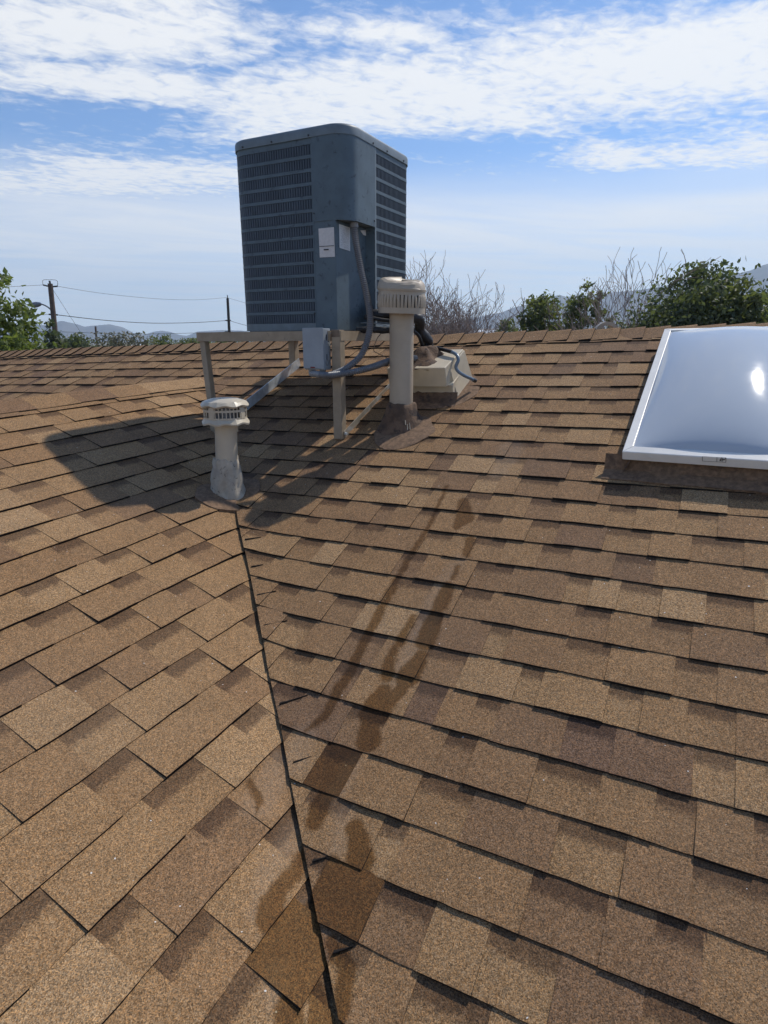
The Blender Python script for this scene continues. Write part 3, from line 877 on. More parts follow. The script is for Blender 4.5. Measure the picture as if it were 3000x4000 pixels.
mesh_obj('base_pan', *(lambda rr: ([p + Vector((0, 0, z)) for z in (Z0 - 0.005, Z0 + 0.02) for p in rr], [tuple(range(len(rr)))[::-1], tuple(range(len(rr), 2 * len(rr)))] + [(k, (k + 1) % len(rr), len(rr) + (k + 1) % len(rr), len(rr) + k) for k in range(len(rr))]))(rrect(X0 + 0.03, X1 - 0.09, Y0 + 0.004, Y1 - 0.03, 0.08)), m_ac, ac)


def screw(p, n, r=0.006):
    bm = bmesh.new(); q = Vector(n).to_track_quat('Z', 'Y').to_matrix().to_4x4()
    bmesh.ops.create_cone(bm, cap_ends=True, segments=8, radius1=r, radius2=r * 0.7, depth=0.006, matrix=Matrix.Translation(p) @ q); bm_obj('screw', bm, m_screw, ac)


for x in (-0.53, -0.34, -0.11): screw((x, Y0 - 0.007, Z1 - 0.036), (0, -1, 0))
for y in (1.08, 1.24, 1.45): screw((X1 + 0.007, y, Z1 - 0.036), (1, 0, 0))
for z in (ZP + 0.04, 1.24, 0.98): screw((SEAM_X + 0.004 if z > 1.4 else SEAM_X - 0.012, Y0 - 0.004, z), (0, -1, 0), 0.005)
screw((X1 + 0.004, SEAM_Y - 0.012, ZP + 0.03), (1, 0, 0), 0.007); screw((X1 + 0.003, SEAM_Y + 0.02, 1.27), (1, 0, 0), 0.005)


def sticker(name, a, b, c, d, m):              # thin sheet of four corners (tl, tr, br, bl)
    n = (Vector(b) - Vector(a)).cross(Vector(d) - Vector(a)).normalized() * 0.0012
    pts = [Vector(p) for p in (a, b, c, d)]
    o = mesh_obj(name, pts + [p + n for p in pts], [(0, 3, 2, 1), (4, 5, 6, 7), (0, 1, 5, 4), (1, 2, 6, 5), (2, 3, 7, 6), (3, 0, 4, 7)], m, ac)
    l = o.data.uv_layers.new(name='UVMap'); uvq = [(0, 1), (1, 1), (1, 0), (0, 0)] * 2
    for lp in o.data.loops: l.data[lp.index].uv = uvq[lp.vertex_index]
    return o


yq = Y0 - 0.002
L = [at_y(*q, yq) for q in ((1244, 893), (1304, 887), (1308, 1003), (1249, 1006))]
lab = sticker('label', *L, m_blank)
for f0, f1, g0 in ((0.02, 0.98, 0.62), (0.3, 0.62, 0.74)):
    a = L[0].lerp(L[3], g0); b = L[1].lerp(L[2], g0); p0, p1 = a.lerp(b, f0), a.lerp(b, f1)
    bm = bmesh.new(); bar(bm, p0 + Vector((0, -.0018, 0)), p1 + Vector((0, -.0018, 0)), 0.001, 0.0025 if f1 > .9 else 0.006); bm_obj('printed_line', bm, m_ink, lab)
d0 = Vector((0.033, Y0, 0)); d1 = Vector((0.055, 1.10, 0))


def on_recess(px, py):
    nrec = Vector((d1.y - d0.y, -(d1.x - d0.x), 0)).normalized(); d = px_dir(px, py); t = ((d0 + nrec * 0.002) - CAM).dot(nrec) / d.dot(nrec); return CAM + d * t


sticker('label', on_recess(1325, 875), on_recess(1367, 889), on_recess(1368, 981), on_recess(1327, 968), m_label)
sticker('torn_label', on_recess(1408, 900), on_recess(1437, 898), on_recess(1438, 922), on_recess(1420, 918), m_blank)
# service valves at the foot of the recess
v, f = tube_data([Vector((0.075, 1.06, 0.965)), Vector((0.115, 1.0, 0.962))], 0.014, 10); mesh_obj('service_valve', v, f, m_screw, ac, smooth=True)
v, f = tube_data([Vector((0.09, 1.07, 0.94)), Vector((0.09, 1.07, 1.03))], 0.014, 10); mesh_obj('service_valve', v, f, m_screw, ac, smooth=True)


def corrug(name, pts, r, m, parent=None):
    path = resample(spline([Vector(p) for p in pts], 14), 0.0026)
    v, f = tube_data(path, lambda i, n, a: r * (1.0 + 0.15 * (math.cos(2 * math.pi * i / 4.0))), 14)
    return mesh_obj(name, v, f, m, parent, smooth=True)


bx0, bx1, by0, by1, bz0, bz1 = -0.088, 0.034, 0.672, 0.745, 0.690, 0.899
off = Vector((0, 0, 0))
dbox = thing('disconnect_box', 'small grey electrical disconnect box hung on the stand beside the front leg', 'electrical box', (-0.03, 0.71, bz0))
bm = bmesh.new(); box(bm, bx0, bx1, by0 + 0.004, by1, bz0, bz1); bm_obj('case', bm, m_grey, dbox, bevel=0.003)
bm = bmesh.new(); box(bm, bx0 - 0.002, bx1 + 0.002, by0 - 0.004, by0 + 0.0035, bz0 + 0.006, bz1 + 0.003); bm_obj('door', bm, m_grey, dbox, bevel=0.002)
bm = bmesh.new(); box(bm, bx1, bx1 + 0.0025, by0 + 0.03, by0 + 0.034, bz0 + 0.05, bz0 + 0.08); bm_obj('latch_slot', bm, m_ink, dbox)
bm = bmesh.new(); box(bm, bx1, bx1 + 0.0025, by0 + 0.03, by0 + 0.034, bz1 - 0.06, bz1 - 0.03); bm_obj('latch_slot', bm, m_ink, dbox)
bm = bmesh.new(); box(bm, -0.045, -0.018, by0 - 0.0058, by0 - 0.0042, bz0 + 0.009, bz0 + 0.016); bm_obj('badge', bm, m_red, dbox)
v, f = tube_data(spline([(bx1 + 0.002 + 0.001, 0.705 + 0.014 * math.cos(a * math.pi / 8), 0.728 + 0.014 * math.sin(a * math.pi / 8)) for a in range(17)], 2), 0.0015, 5); mesh_obj('knockout', v, f, m_fit, dbox)

c1 = thing('flexible_conduit', 'grey corrugated conduit hanging from the condenser recess to the disconnect box', 'conduit', (0.07, 0.8, 0.7))
pts = [Vector((0.078, 0.935, ZP - 0.02)), at_y(1393, 960, 0.905), at_y(1412, 1060, 0.875), at_y(1434, 1160, 0.845), at_y(1446, 1240, 0.80), at_y(1440, 1310, 0.76), at_y(1412, 1385, 0.715), at_y(1362, 1432, 0.69), at_y(1320, 1455, 0.685), at_y(1285, 1466, 0.69)]
corrug('hose', pts, 0.0155, m_conduit, c1)
tube('connector', [Vector((0.078, 0.935, ZP + 0.0)), Vector((0.078, 0.935, ZP - 0.022))], 0.022, m_fit, c1, 16)
tube('elbow', spline([Vector((0.010, 0.70, bz0 + 0.004)), Vector((0.010, 0.70, bz0 - 0.018)), Vector((0.022, 0.697, bz0 - 0.033)), at_y(1287, 1466, 0.69)], 6), 0.017, m_fit, c1, 14)
c2 = thing('flexible_conduit', 'grey corrugated conduit running from the disconnect box behind the tall vent pipe', 'conduit', (0.1, 0.75, 0.66))
pts = [at_y(1248, 1464, 0.675), at_y(1290, 1466, 0.66), at_y(1345, 1459, 0.664), at_y(1400, 1448, 0.70), at_y(1460, 1432, 0.79), at_y(1520, 1410, 0.91), at_y(1575, 1395, 1.03), at_y(1625, 1400, 1.14)]
corrug('hose', pts, 0.0155, m_conduit, c2)
tube('elbow', spline([Vector((-0.058, 0.70, bz0 + 0.004)), Vector((-0.058, 0.70, bz0 - 0.02)), at_y(1232, 1460, 0.678), at_y(1252, 1464, 0.675)], 6), 0.018, m_fit, c2, 14)

# ================================================================== VENTS
vb = A(*on_a(893, 1938)); vbase = Vector((vb.x, vb.y, vb.z - 0.05))
vent = thing('roof_vent', 'short cream vent pipe with slotted octagonal cap standing at the valley', 'vent', vbase)
vtop = at_y(880, 1650, vb.y)
ax = Vector((vtop.x + 0.004, vb.y, 0)); ztop = vtop.z
path = [Vector((vb.x, vb.y, vb.z - 0.04)), Vector((vb.x, vb.y, vb.z + 0.12)), Vector((ax.x, vb.y, ztop + 0.005))]
tube('pipe', resample(path, 0.05), 0.0530, m_cream, vent, 36)
tube('pipe_collar', [Vector((ax.x + 0.001, vb.y, ztop - 0.045)), Vector((ax.x, vb.y, ztop))], 0.0555, m_cream, vent, 36)


def octo(r, z, a):
    k = 8; s = (a + math.pi / 8) % (2 * math.pi / k) - math.pi / k
    return r * (0.35 + 0.65 * 1.03 * math.cos(math.pi / k) / math.cos(s)), z + 0.0035 * math.cos(8 * a + 0.5) * (r > 0.1)


cb = (ax.x, vb.y, ztop)
lathe('cap_skirt', [(0.053, 0.004), (0.083, 0.000), (0.113, -0.004), (0.1145, 0.004), (0.106, 0.016), (0.100, 0.026)], m_cream, cb, vent, 64, octo, sharp=20)
band_z = (0.026, 0.076)
lathe('cap_top', [(0.101, 0.076), (0.113, 0.080), (0.1155, 0.086), (0.106, 0.098), (0.098, 0.104), (0.062, 0.115), (0.0, 0.118)], m_cream, cb, vent, 64, octo, sharp=16)
lathe('inner_liner', [(0.062, 0.0), (0.062, 0.10)], m_lampm, cb, vent, 32)
for i in range(36):                            # slotted band: uprights between the openings, one solid stretch in eleven
    a = 2 * math.pi * (i + 0.4) / 36; wide = i % 9 == 0
    bm = bmesh.new(); d = Vector((math.cos(a), math.sin(a), 0)); p = Vector(cb) + d * 0.1005
    bar(bm, p + Vector((0, 0, 0.024)), p + Vector((0, 0, 0.078)), 0.026 if wide else 0.0042, 0.003, d); bm_obj('slot_bar', bm, m_cream, vent)
for z0, z1 in ((0.022, 0.030), (0.056, 0.066)):
    lathe('slot_band', [(0.0992, z0), (0.1018, z0), (0.1018, z1), (0.0992, z1)], m_cream, cb, vent, 48)


def lumpy(r, z, a):
    n1 = mnoise.noise(Vector((math.cos(a) * 2.2, math.sin(a) * 2.2, z * 22)))
    n2 = mnoise.noise(Vector((math.cos(a) * 5, math.sin(a) * 5, z * 60 + 7)))
    return r + 0.010 * n1 + 0.006 * n2, z + 0.010 * n1 * (z > 0.2) - SA * 0.75 * r * math.cos(a) * max(0, 1 - z / 0.12) + SB * 0.5 * r * math.sin(a) * max(0, 1 - z / 0.12)


lathe('sealant_sleeve', [(0.118, -0.02), (0.098, 0.004), (0.088, 0.014), (0.083, 0.03), (0.080, 0.05), (0.0775, 0.075), (0.075, 0.10), (0.070, 0.13), (0.065, 0.16), (0.061, 0.19), (0.0565, 0.205), (0.051, 0.205)], m_lump, (vb.x, vb.y, vb.z - 0.01), vent, 72, lumpy)


def patch(name, parent, F, cu, cv, ru, rv, m, h=0.012, seed=0.0, n=40, sh=1.0, edge=0.003):   # trowelled pad of roof cement that lies on the slope
    v = [F(cu, cv, h * 1.5)]; f = []; rings = 5
    for j in range(1, rings + 1):
        for k in range(n):
            a = 2 * math.pi * k / n; w = 1 + 0.16 * mnoise.noise(Vector((math.cos(a) * 1.6 + seed, math.sin(a) * 1.6, seed))) + 0.04 * mnoise.noise(Vector((math.cos(a) * 7, math.sin(a) * 7, seed)))
            t = j / rings; hh = edge + h * (1 - t * t) + 0.003 * mnoise.noise(Vector((k * 0.6, j * 1.3, seed)))
            v.append(F(cu + ru * t * w * math.cos(a), cv + rv * t * w * math.sin(a), (hh if j < rings else hh) + sag(cu, cv, seed) * 0))
    for k in range(n):
        v.append(v[1 + (rings - 1) * n + k] - (NB if F is B else NA) * 0.02)
    for k in range(n):
        k2 = (k + 1) % n; f.append((0, 1 + k, 1 + k2))
        for j in range(rings):
            a0 = 1 + j * n; f.append((a0 + k, a0 + n + k, a0 + n + k2, a0 + k2))
    return mesh_obj(name, v, f, m, parent, smooth=True)


ua_, va_ = on_a(880, 1945); patch('mastic_pad', vent, A, ua_, va_, 0.15, 0.14, m_flash, 0.014, 3.0, edge=0.012)
ub_, vb_ = on_b(930, 1925); patch('mastic_pad', vent, B, ub_, vb_, 0.12, 0.11, m_flash, 0.012, 8.0, edge=0.012)

pb = B(*on_b(1573, 1662)); pb = Vector((0.375, 0.8975, pb.z))
pv = thing('vent_pipe', 'tall beige vent pipe with dented slotted cap in front of the condenser', 'vent', (pb.x, pb.y, pb.z))
zc0 = 0.972
tube('pipe', [Vector((pb.x, pb.y, 0.33)), Vector((pb.x, pb.y, zc0 + 0.03))], 0.0628, m_beige, pv, 40)
cb = (pb.x, pb.y, zc0)


def dent(r, z, a):
    n = mnoise.noise(Vector((math.cos(a) * 2.4, math.sin(a) * 2.4, z * 15 + 3)))
    return r * (1 + 0.022 * n), z + (0.016 * n if z > 0.12 else 0.002 * n) - 0.010 * math.cos(a + 0.5)


lathe('cap_top', [(0.115, 0.112), (0.1235, 0.110), (0.125, 0.120), (0.1215, 0.124), (0.1197, 0.136), (0.112, 0.150), (0.098, 0.160), (0.066, 0.164), (0.0, 0.165)], m_beige, cb, pv, 64, dent, sharp=24)


def tiltw(r, z, a): return r, z - 0.006 * math.cos(a + 0.5)


lathe('cap_body', [(0.060, 0.012), (0.095, 0.004), (0.1205, 0.000), (0.121, 0.028)], m_beige, cb, pv, 64, tiltw)
lathe('cap_rim', [(0.120, 0.088), (0.1195, 0.114), (0.115, 0.116)], m_beige, cb, pv, 64, tiltw)
lathe('inner_liner', [(0.105, 0.02), (0.105, 0.10)], m_coil, cb, pv, 32)
NS = 40
for i in range(NS):                            # pressed vertical ribs between the slots
    a = 2 * math.pi * i / NS; d = Vector((math.cos(a), math.sin(a), 0)); s = Vector((-d.y, d.x, 0)); tw = rnd.uniform(-0.003, 0.003)
    gap = 0.0079 if (i * 7) % NS > 12 else 0.0088
    v, f = [], []
    zj = 0.0; tz = -0.006 * math.cos(a + 0.5)
    for j, z in enumerate((0.026, 0.034, 0.058, 0.082, 0.090)):
        bul = 0.0045 if 0 < j < 4 else 0.0
        for (q, o) in ((-gap, 0.0), (-gap * 0.35, bul), (gap * 0.5, bul * 0.7), (gap, -0.004 * (0 < j < 4))):
            v.append(Vector(cb) + d * (0.120 + o) + s * (q + tw * (z - 0.058) / 0.03) + Vector((0, 0, z + tz)))
    for j in range(4):
        for k in range(3): f.append((j * 4 + k, j * 4 + k + 1, j * 4 + 5 + k, j * 4 + 4 + k))
    mesh_obj('slot_rib', v, f, m_beige, pv, smooth=True)


def cone(r, z, a):
    n = mnoise.noise(Vector((math.cos(a) * 2, math.sin(a) * 2, z * 20))); n2 = mnoise.noise(Vector((math.cos(a) * 6, math.sin(a) * 6, z * 50)))
    return r + 0.007 * n + 0.004 * n2, z + SB * r * math.sin(a) * max(0, 1 - max(0, z) / 0.12) + 0.010 * n * (z > 0.1)


lathe('mastic_collar', [(0.155, -0.012), (0.13, 0.012), (0.112, 0.035), (0.095, 0.07), (0.083, 0.10), (0.074, 0.122), (0.065, 0.13), (0.058, 0.13)], m_mastic, (pb.x, pb.y, B(*on_b(1573, 1662)).z - 0.012), pv, 64, cone)
uu, vv = on_b(1560, 1722); patch('flashing_pad', pv, B, uu - 0.01, vv + 0.075, 0.165, 0.165, m_flash, 0.008, 5.0, edge=0.010)
for i, (px, py) in enumerate(((1610, 1640), (1618, 1655), (1630, 1650), (1622, 1672), (1604, 1668))):   # paint runs on the collar
    dx = (px - 1573) / 2400 * 3.3
    a = math.atan2(-0.6, dx * 9); z0 = pb.z + (1655 - py) / 2400 * 3.3 + 0.02
    d = Vector((math.cos(a), math.sin(a), 0)); p = Vector((pb.x, pb.y, 0)) + d * 0.108 + Vector((0, 0, z0))
    tube('paint_drip', [p, p + d * 0.010 + Vector((0, 0, -0.022 - 0.006 * i))], 0.0022, m_curb, pv, 6)

# ================================================================== LINE-SET FLASHING BOX
fb = thing('flashing_box', 'cream metal roof flashing box where the refrigerant lines enter behind the tall vent pipe', 'flashing box', B(0.45, 1.4))
cu0, cu1, cv0, cv1 = 0.22, 0.572, 1.235, 1.500
H1, H0 = 0.205, 0.098
bm = bmesh.new()
vs = [bm.verts.new(B(u_, v_, h_)) for (u_, v_, h_) in ((cu0, cv0, H0), (cu1, cv0, H0), (cu1, cv1, 0.075), (cu0, cv1, 0.075), (cu0, cv0 + 0.015, H1), (cu1, cv0 + 0.015, H1), (cu1 + 0.02, cv1, H1 - 0.004), (cu0, cv1, H1 - 0.004))]
for q in ((3, 2, 1, 0), (4, 5, 6, 7), (0, 1, 5, 4), (1, 2, 6, 5), (2, 3, 7, 6), (3, 0, 4, 7)): bm.faces.new([vs[i] for i in q])
bm_obj('hood', bm, m_curb, fb, bevel=0.004)
bm = bmesh.new(); box(bm, cu0 + 0.02, cu1 + 0.022, cv0 + 0.022, cv1 + 0.02, -0.01, H0 + 0.002, B); bm_obj('curb', bm, m_curb, fb, bevel=0.004)
bm = bmesh.new()
vs = [bm.verts.new(B(*q)) for q in ((cu1 + 0.004, cv0 + 0.07, H1 - 0.03), (cu1 + 0.034, cv0 + 0.05, 0.012), (cu1 + 0.040, cv1 + 0.03, 0.012), (cu1 + 0.024, cv1 + 0.003, H1 - 0.012), (cu1 - 0.01, cv0 + 0.07, H1 - 0.03), (cu1 - 0.01, cv0 + 0.05, 0.012), (cu1 - 0.01, cv1 + 0.0, 0.012), (cu1 - 0.01, cv1 - 0.01, H1 - 0.012))]
for q in ((0, 1, 2, 3), (7, 6, 5, 4), (0, 4, 5, 1), (1, 5, 6, 2), (2, 6, 7, 3), (3, 7, 4, 0)): bm.faces.new([vs[i] for i in q])
bm_obj('side_gusset', bm, m_curb, fb, bevel=0.003)
patch('mastic_pad', fb, B, 0.45, 1.37, 0.25, 0.235, m_flash, 0.008, 12.0, edge=0.010)


def skirt_strip(name, parent, F, pts, w, h, m, seed):
    v, f = [], []
    for i, (u_, v_) in enumerate(pts):
        j = 0.012 * mnoise.noise(Vector((i * 0.9, seed, 0)))
        v += [F(u_, v_ - w - j, 0.011), F(u_, v_ - w * 0.55, 0.014 + 0.004 * mnoise.noise(Vector((i, seed, 3)))), F(u_, v_ + 0.004, h + j), F(u_, v_ - w - j, -0.008)]
    for i in range(len(pts) - 1):
        for k in (0, 1): f.append((i * 4 + k, (i + 1) * 4 + k, (i + 1) * 4 + k + 1, i * 4 + k + 1))
        f.append((i * 4 + 3, (i + 1) * 4 + 3, (i + 1) * 4, i * 4))
    return mesh_obj(name, v, f, m, parent, smooth=True)


skirt_strip('mastic_skirt', fb, B, [(cu0 + 0.02 + i * (cu1 + 0.03 - cu0) / 16, cv0 + 0.018) for i in range(17)], 0.075, 0.055, m_mastic, 4.0)


def mound(r, z, a):
    n = mnoise.noise(Vector((math.cos(a) * 2.5 * r * 8, math.sin(a) * 2.5 * r * 8, 2))); return r * (1 + 0.3 * mnoise.noise(Vector((math.cos(a) * 1.5, math.sin(a) * 1.5, z * 8)))), z + 0.022 * n + SB * r * math.sin(a) * 0.9


top_c = B(0.40, 1.40, H1 - 0.012)
lathe('tar_mound', [(0.15, -0.004), (0.125, 0.006), (0.095, 0.016), (0.075, 0.032), (0.055, 0.05), (0.035, 0.062), (0.0, 0.066)], m_mastic, top_c, fb, 40, mound)

ls = thing('refrigerant_lines', 'black insulated refrigerant lines arching from the condenser into the flashing box', 'pipe', (0.3, 1.2, 0.95))


def ins(i, n, a, r=0.026): return r * (1 + 0.16 * mnoise.noise(Vector((i * 0.35, math.cos(a) * 1.2, math.sin(a) * 1.2))))


pth = [Vector((0.10, 1.05, 0.975)), Vector((0.20, 1.06, 0.972)), Vector((0.29, 1.10, 0.966)), Vector((0.345, 1.18, 0.952)), at_y(1640, 1292, 1.24), at_y(1668, 1325, 1.28), at_y(1672, 1362, 1.31), top_c + Vector((0.0, 0.0, 0.02))]
tube('suction_line', resample(spline(pth, 10), 0.008), lambda i, n, a: ins(i, n, a, 0.030), m_dark, ls, 12)
pth = [Vector((0.115, 1.0, 0.962)), Vector((0.21, 1.01, 0.945)), Vector((0.28, 1.06, 0.935)), at_y(1625, 1300, 1.17), at_y(1645, 1335, 1.22), at_y(1652, 1375, 1.27)]
tube('liquid_line', resample(spline(pth, 10), 0.01), 0.010, m_dark, ls, 8)
tube('control_cable', resample(spline([at_y(1410, 1262, 1.0), at_y(1460, 1262, 0.99), at_y(1510, 1272, 0.985), at_y(1560, 1285, 1.05)], 8), 0.01), 0.0028, m_grey, ls, 6)
bm_v, bm_f = tube_data(resample(spline([at_y(1395, 1290, 0.95), at_y(1450, 1288, 0.955), at_y(1530, 1290, 0.99), at_y(1600, 1285, 1.08)], 8), 0.008), lambda i, n, a: 0.017 * (1 + 0.35 * mnoise.noise(Vector((i * 0.4, a, 5)))), 9)
mesh_obj('insulation_scrap', bm_v, bm_f, m_dark, ls, smooth=True)
w1 = tube('loose_wire', resample(spline([at_y(1500, 1275, 0.97), at_y(1494, 1295, 0.965), at_y(1472, 1325, 0.955), at_y(1460, 1368, 0.955), at_y(1480, 1382, 0.96), at_y(1520, 1402, 0.97)], 10), 0.006), 0.0022, m_rust, None, 6)
tag(w1, 'thin dark loose wire dangling below the stand beside the tall vent pipe', 'wire')

dr = thing('drain_tube', 'short bent blue grey tube draped over the flashing box side', 'tube', B(0.6, 1.4, 0.2))
hp = [B(0.44, 1.47, 0.225)]
for px, py, h in ((1765, 1375, 0.225), (1783, 1386, 0.218), (1790, 1406, 0.200), (1781, 1432, 0.17), (1789, 1450, 0.145), (1812, 1466, 0.115), (1838, 1478, 0.08), (1858, 1488, 0.05)):
    u_, v_ = on_b(px, py, h); hp.append(B(u_, v_, h))
tube('hose', resample(spline(hp[1:], 10), 0.006), 0.0095, m_pvc, dr, 12)
tube('sleeve', resample(spline([B(0.42, 1.47, 0.222), hp[0], hp[1]], 6), 0.01), 0.0105, m_dark, dr, 10)
tube('hose_end', [hp[-1] + (hp[-2] - hp[-1]) * 0.5, hp[-1]], 0.0112, m_screw, dr, 10)

# ================================================================== SKYLIGHT
sk = thing('skylight', 'white framed skylight with milky acrylic dome on the right of the roof', 'skylight', B(1.95, 1.28, 0.0))
SU, SV, SL, SW = 1.556, 0.655, 1.27, 0.685
rs = R(-2.0)


def S(a, b, h):                                # skylight frame, turned a touch on the slope
    return B(SU + a * math.cos(rs) - b * math.sin(rs), SV + a * math.sin(rs) + b * math.cos(rs), h)


FH, FW = 0.108, 0.037
bm = bmesh.new(); box(bm, 0.03, SW - 0.03, 0.03, SL - 0.03, -0.01, FH - 0.042, S); bm_obj('curb', bm, m_flash, sk)


def frame_bar(n0, n1):
    bm = bmesh.new()
    (a0, b0), (a1, b1), (c1_, d1_), (c0_, d0_) = n0[0], n0[1], n1[1], n1[0]
    top = [S(a0, b0, FH - 0.003), S(a1, b1, FH - 0.003), S(c1_, d1_, FH + 0.003), S(c0_, d0_, FH + 0.003)]
    bot = [S(a0, b0, FH - 0.042), S(a1, b1, FH - 0.042), S(c1_, d1_, FH - 0.042), S(c0_, d0_, FH - 0.042)]
    vs = [bm.verts.new(p) for p in bot + top]
    for q in ((3, 2, 1, 0), (4, 5, 6, 7), (0, 1, 5, 4), (1, 2, 6, 5), (2, 3, 7, 6), (3, 0, 4, 7)): bm.faces.new([vs[i] for i in q])
    return bm_obj('frame_bar', bm, m_white, sk, bevel=0.003)


g = 0.0012
frame_bar(((0, 0), (SW, 0)), ((FW + g, FW), (SW - FW - g, FW)))
frame_bar(((SW, SL), (0, SL)), ((SW - FW - g, SL - FW), (FW + g, SL - FW)))
frame_bar(((0, SL - g), (0, g)), ((FW, SL - FW - g), (FW, FW + g)))
frame_bar(((SW, g), (SW, SL - g)), ((SW - FW, FW + g), (SW - FW, SL - FW - g)))
ND = 56; v, f = [], []
for j in range(ND + 1):
    for i in range(ND + 1):
        x = i / ND; y = j / ND; a = 4 * x * (1 - x); b = 4 * y * (1 - y)
        h = 0.118 * a ** 0.78 * b ** 0.6
        v.append(S(FW - 0.008 + (SW - 2 * FW + 0.016) * x, FW - 0.008 + (SL - 2 * FW + 0.016) * y, FH - 0.006 + h))
for j in range(ND):
    for i in range(ND): k = j * (ND + 1) + i; f.append((k, k + 1, k + ND + 2, k + ND + 1))
mesh_obj('dome', v, f, m_dome, sk, smooth=True)


def on_front(px, py):                          # point on the frame's lower face
    n = (S(0, -1, 0) - S(0, 0, 0)).normalized(); p0 = S(0, -0.0012, FH); d = px_dir(px, py); return CAM + d * ((p0 - CAM).dot(n) / d.dot(n))


st = None
pts = [on_front(*q) for q in ((2744, 1783), (2836, 1788), (2835, 1806), (2744, 1801))]
for a, b in ((0, 1), (1, 2), (2, 3), (3, 0)):
    bm = bmesh.new(); bar(bm, pts[a], pts[b], 0.0016, 0.0012); bm_obj('sticker_outline', bm, m_line, sk)
bm = bmesh.new(); bar(bm, pts[0].lerp(pts[1], 0.62), pts[3].lerp(pts[2], 0.62), 0.0016, 0.0012); bm_obj('sticker_outline', bm, m_line, sk)
tube('pen_mark', spline([on_front(*q) for q in ((2812, 1801), (2818, 1789), (2823, 1794), (2812, 1797), (2822, 1801), (2826, 1792), (2830, 1796), (2834, 1788))], 5), 0.0011, m_ink, sk, 5)
tube('frame_screw', [on_front(2539, 1786), on_front(2539, 1786) + (S(0, -1, 0) - S(0, 0, 0)) * 0.003], 0.006, m_white, sk, 10)
# rolled flashing strip below and beside the curb
v, f = [], []; n_ = 44
for i in range(n_ + 1):
    a = -0.07 + (SW + 0.14) * i / n_; j = 0.006 * mnoise.noise(Vector((i * 0.4, 2.0, 1.0)))
    for b, h in ((-0.068 + j, 0.012), (-0.04, 0.015 + j * 0.6), (-0.005, 0.018), (0.034, 0.07), (-0.068 + j, -0.008)): v.append(S(a, b, h))
for i in range(n_):
    for k in range(3): f.append((i * 5 + k, (i + 1) * 5 + k, (i + 1) * 5 + k + 1, i * 5 + k + 1))
    f.append((i * 5 + 4, (i + 1) * 5 + 4, (i + 1) * 5, i * 5))
mesh_obj('flashing_apron', v, f, m_flash, sk, smooth=True)
v, f = [], []
for i in range(n_ + 1):
    b = -0.02 + (SL + 0.04) * i / n_; j = 0.004 * mnoise.noise(Vector((i * 0.5, 6.0, 1.0)))
    for a, h in ((0.005 + j, 0.012), (0.034, 0.07)): v.append(S(a, b, h))
for i in range(n_): f.append((i * 2, i * 2 + 1, i * 2 + 3, i * 2 + 2))
mesh_obj('side_flashing', v, f, m_flash, sk, smooth=True)

# round vent hoop that peeks over the ridge
hv = thing('round_vent', 'brown round vent hood peeking over the ridge left of the skylight', 'vent', ridge0 + UB * 1.45 + VBK * 0.5)
ctr = at_dist(2367, 1308, 4.65); hd = Vector((CF.x, CF.y, 0)).normalized(); hs = Vector((CR.x, CR.y, 0)).normalized()
v, f = [], []; nh = 48
for k in range(nh):
    a = 2 * math.pi * k / nh; d = hs * math.cos(a) + Vector((0, 0, math.sin(a)))
    for r_, o in ((0.086, -0.02), (0.086, 0.03), (0.062, 0.03), (0.062, -0.02)): v.append(ctr + d * r_ + hd * o)
for k in range(nh):
    k2 = (k + 1) % nh
    for q in range(4): q2 = (q + 1) % 4; f.append((k * 4 + q, k2 * 4 + q, k2 * 4 + q2, k * 4 + q2))
mesh_obj('hoop', v, f, m_worn, hv, smooth=False)
bm = bmesh.new(); bar(bm, ctr - Vector((0, 0, 0.08)), ctr - Vector((0, 0, 0.5)), 0.10, 0.05, hd); bm_obj('stem', bm, m_rust, hv)

# ================================================================== SURROUNDINGS
GZ = -4.2
v = [(math.cos(2 * math.pi * k / 64) * 14000, math.sin(2 * math.pi * k / 64) * 14000, GZ) for k in range(64)]
ground = mesh_obj('ground', v, [tuple(range(64))], m_ground); tag(ground, kind='structure')


def mountain(name, label, profile, dist, depth, seed):
    # profile: crest pixels; the range is a ridge with a rough apron in front and a back slope
    cols, v, f = 260, [], []
    xs = [p[0] for p in profile]
    def crest(px):
        for (a, b), (c, d) in zip(profile, profile[1:]):
            if a <= px <= c: t = (px - a) / (c - a); return b + (d - b) * t
        return profile[-1][1]
    rows_ = 22
    for i in range(cols + 1):
        px = xs[0] + (xs[-1] - xs[0]) * i / cols; top = at_dist(px, crest(px), dist); hz = top.z - GZ
        hd_ = Vector((top.x - CAM.x, top.y - CAM.y, 0)).normalized()
        for j in range(rows_ + 1):
            t = j / rows_; q = t / 0.72 if t < 0.72 else 1 - (t - 0.72) / 0.28
            s = (t - 0.72) * depth
            n = mnoise.fractal(Vector((px * 0.006 + seed, t * 5.0, seed)), 1.0, 2.0, 5)
            rid = 1 - abs(mnoise.noise(Vector((px * 0.022 + seed, t * 2.2, 3.0))))
            hgt = hz * (max(0, q) ** 1.35) * (1 + (0.16 * n - 0.28 * (1 - rid)) * min(1, (1 - q) * 3) * (q > 0)) if j != round(0.72 * rows_) else hz * (1 + 0.012 * n)
            v.append(Vector((CAM.x, CAM.y, 0)) + hd_ * (dist + s) + Vector((0, 0, GZ - 6 + hgt + 6 * q)))
    for i in range(cols):
        for j in range(rows_): k = i * (rows_ + 1) + j; f.append((k, k + rows_ + 1, k + rows_ + 2, k + 1))
    o = mesh_obj(name, v, f, m_rock, None, smooth=True)
    return tag(o, label, kind='structure')


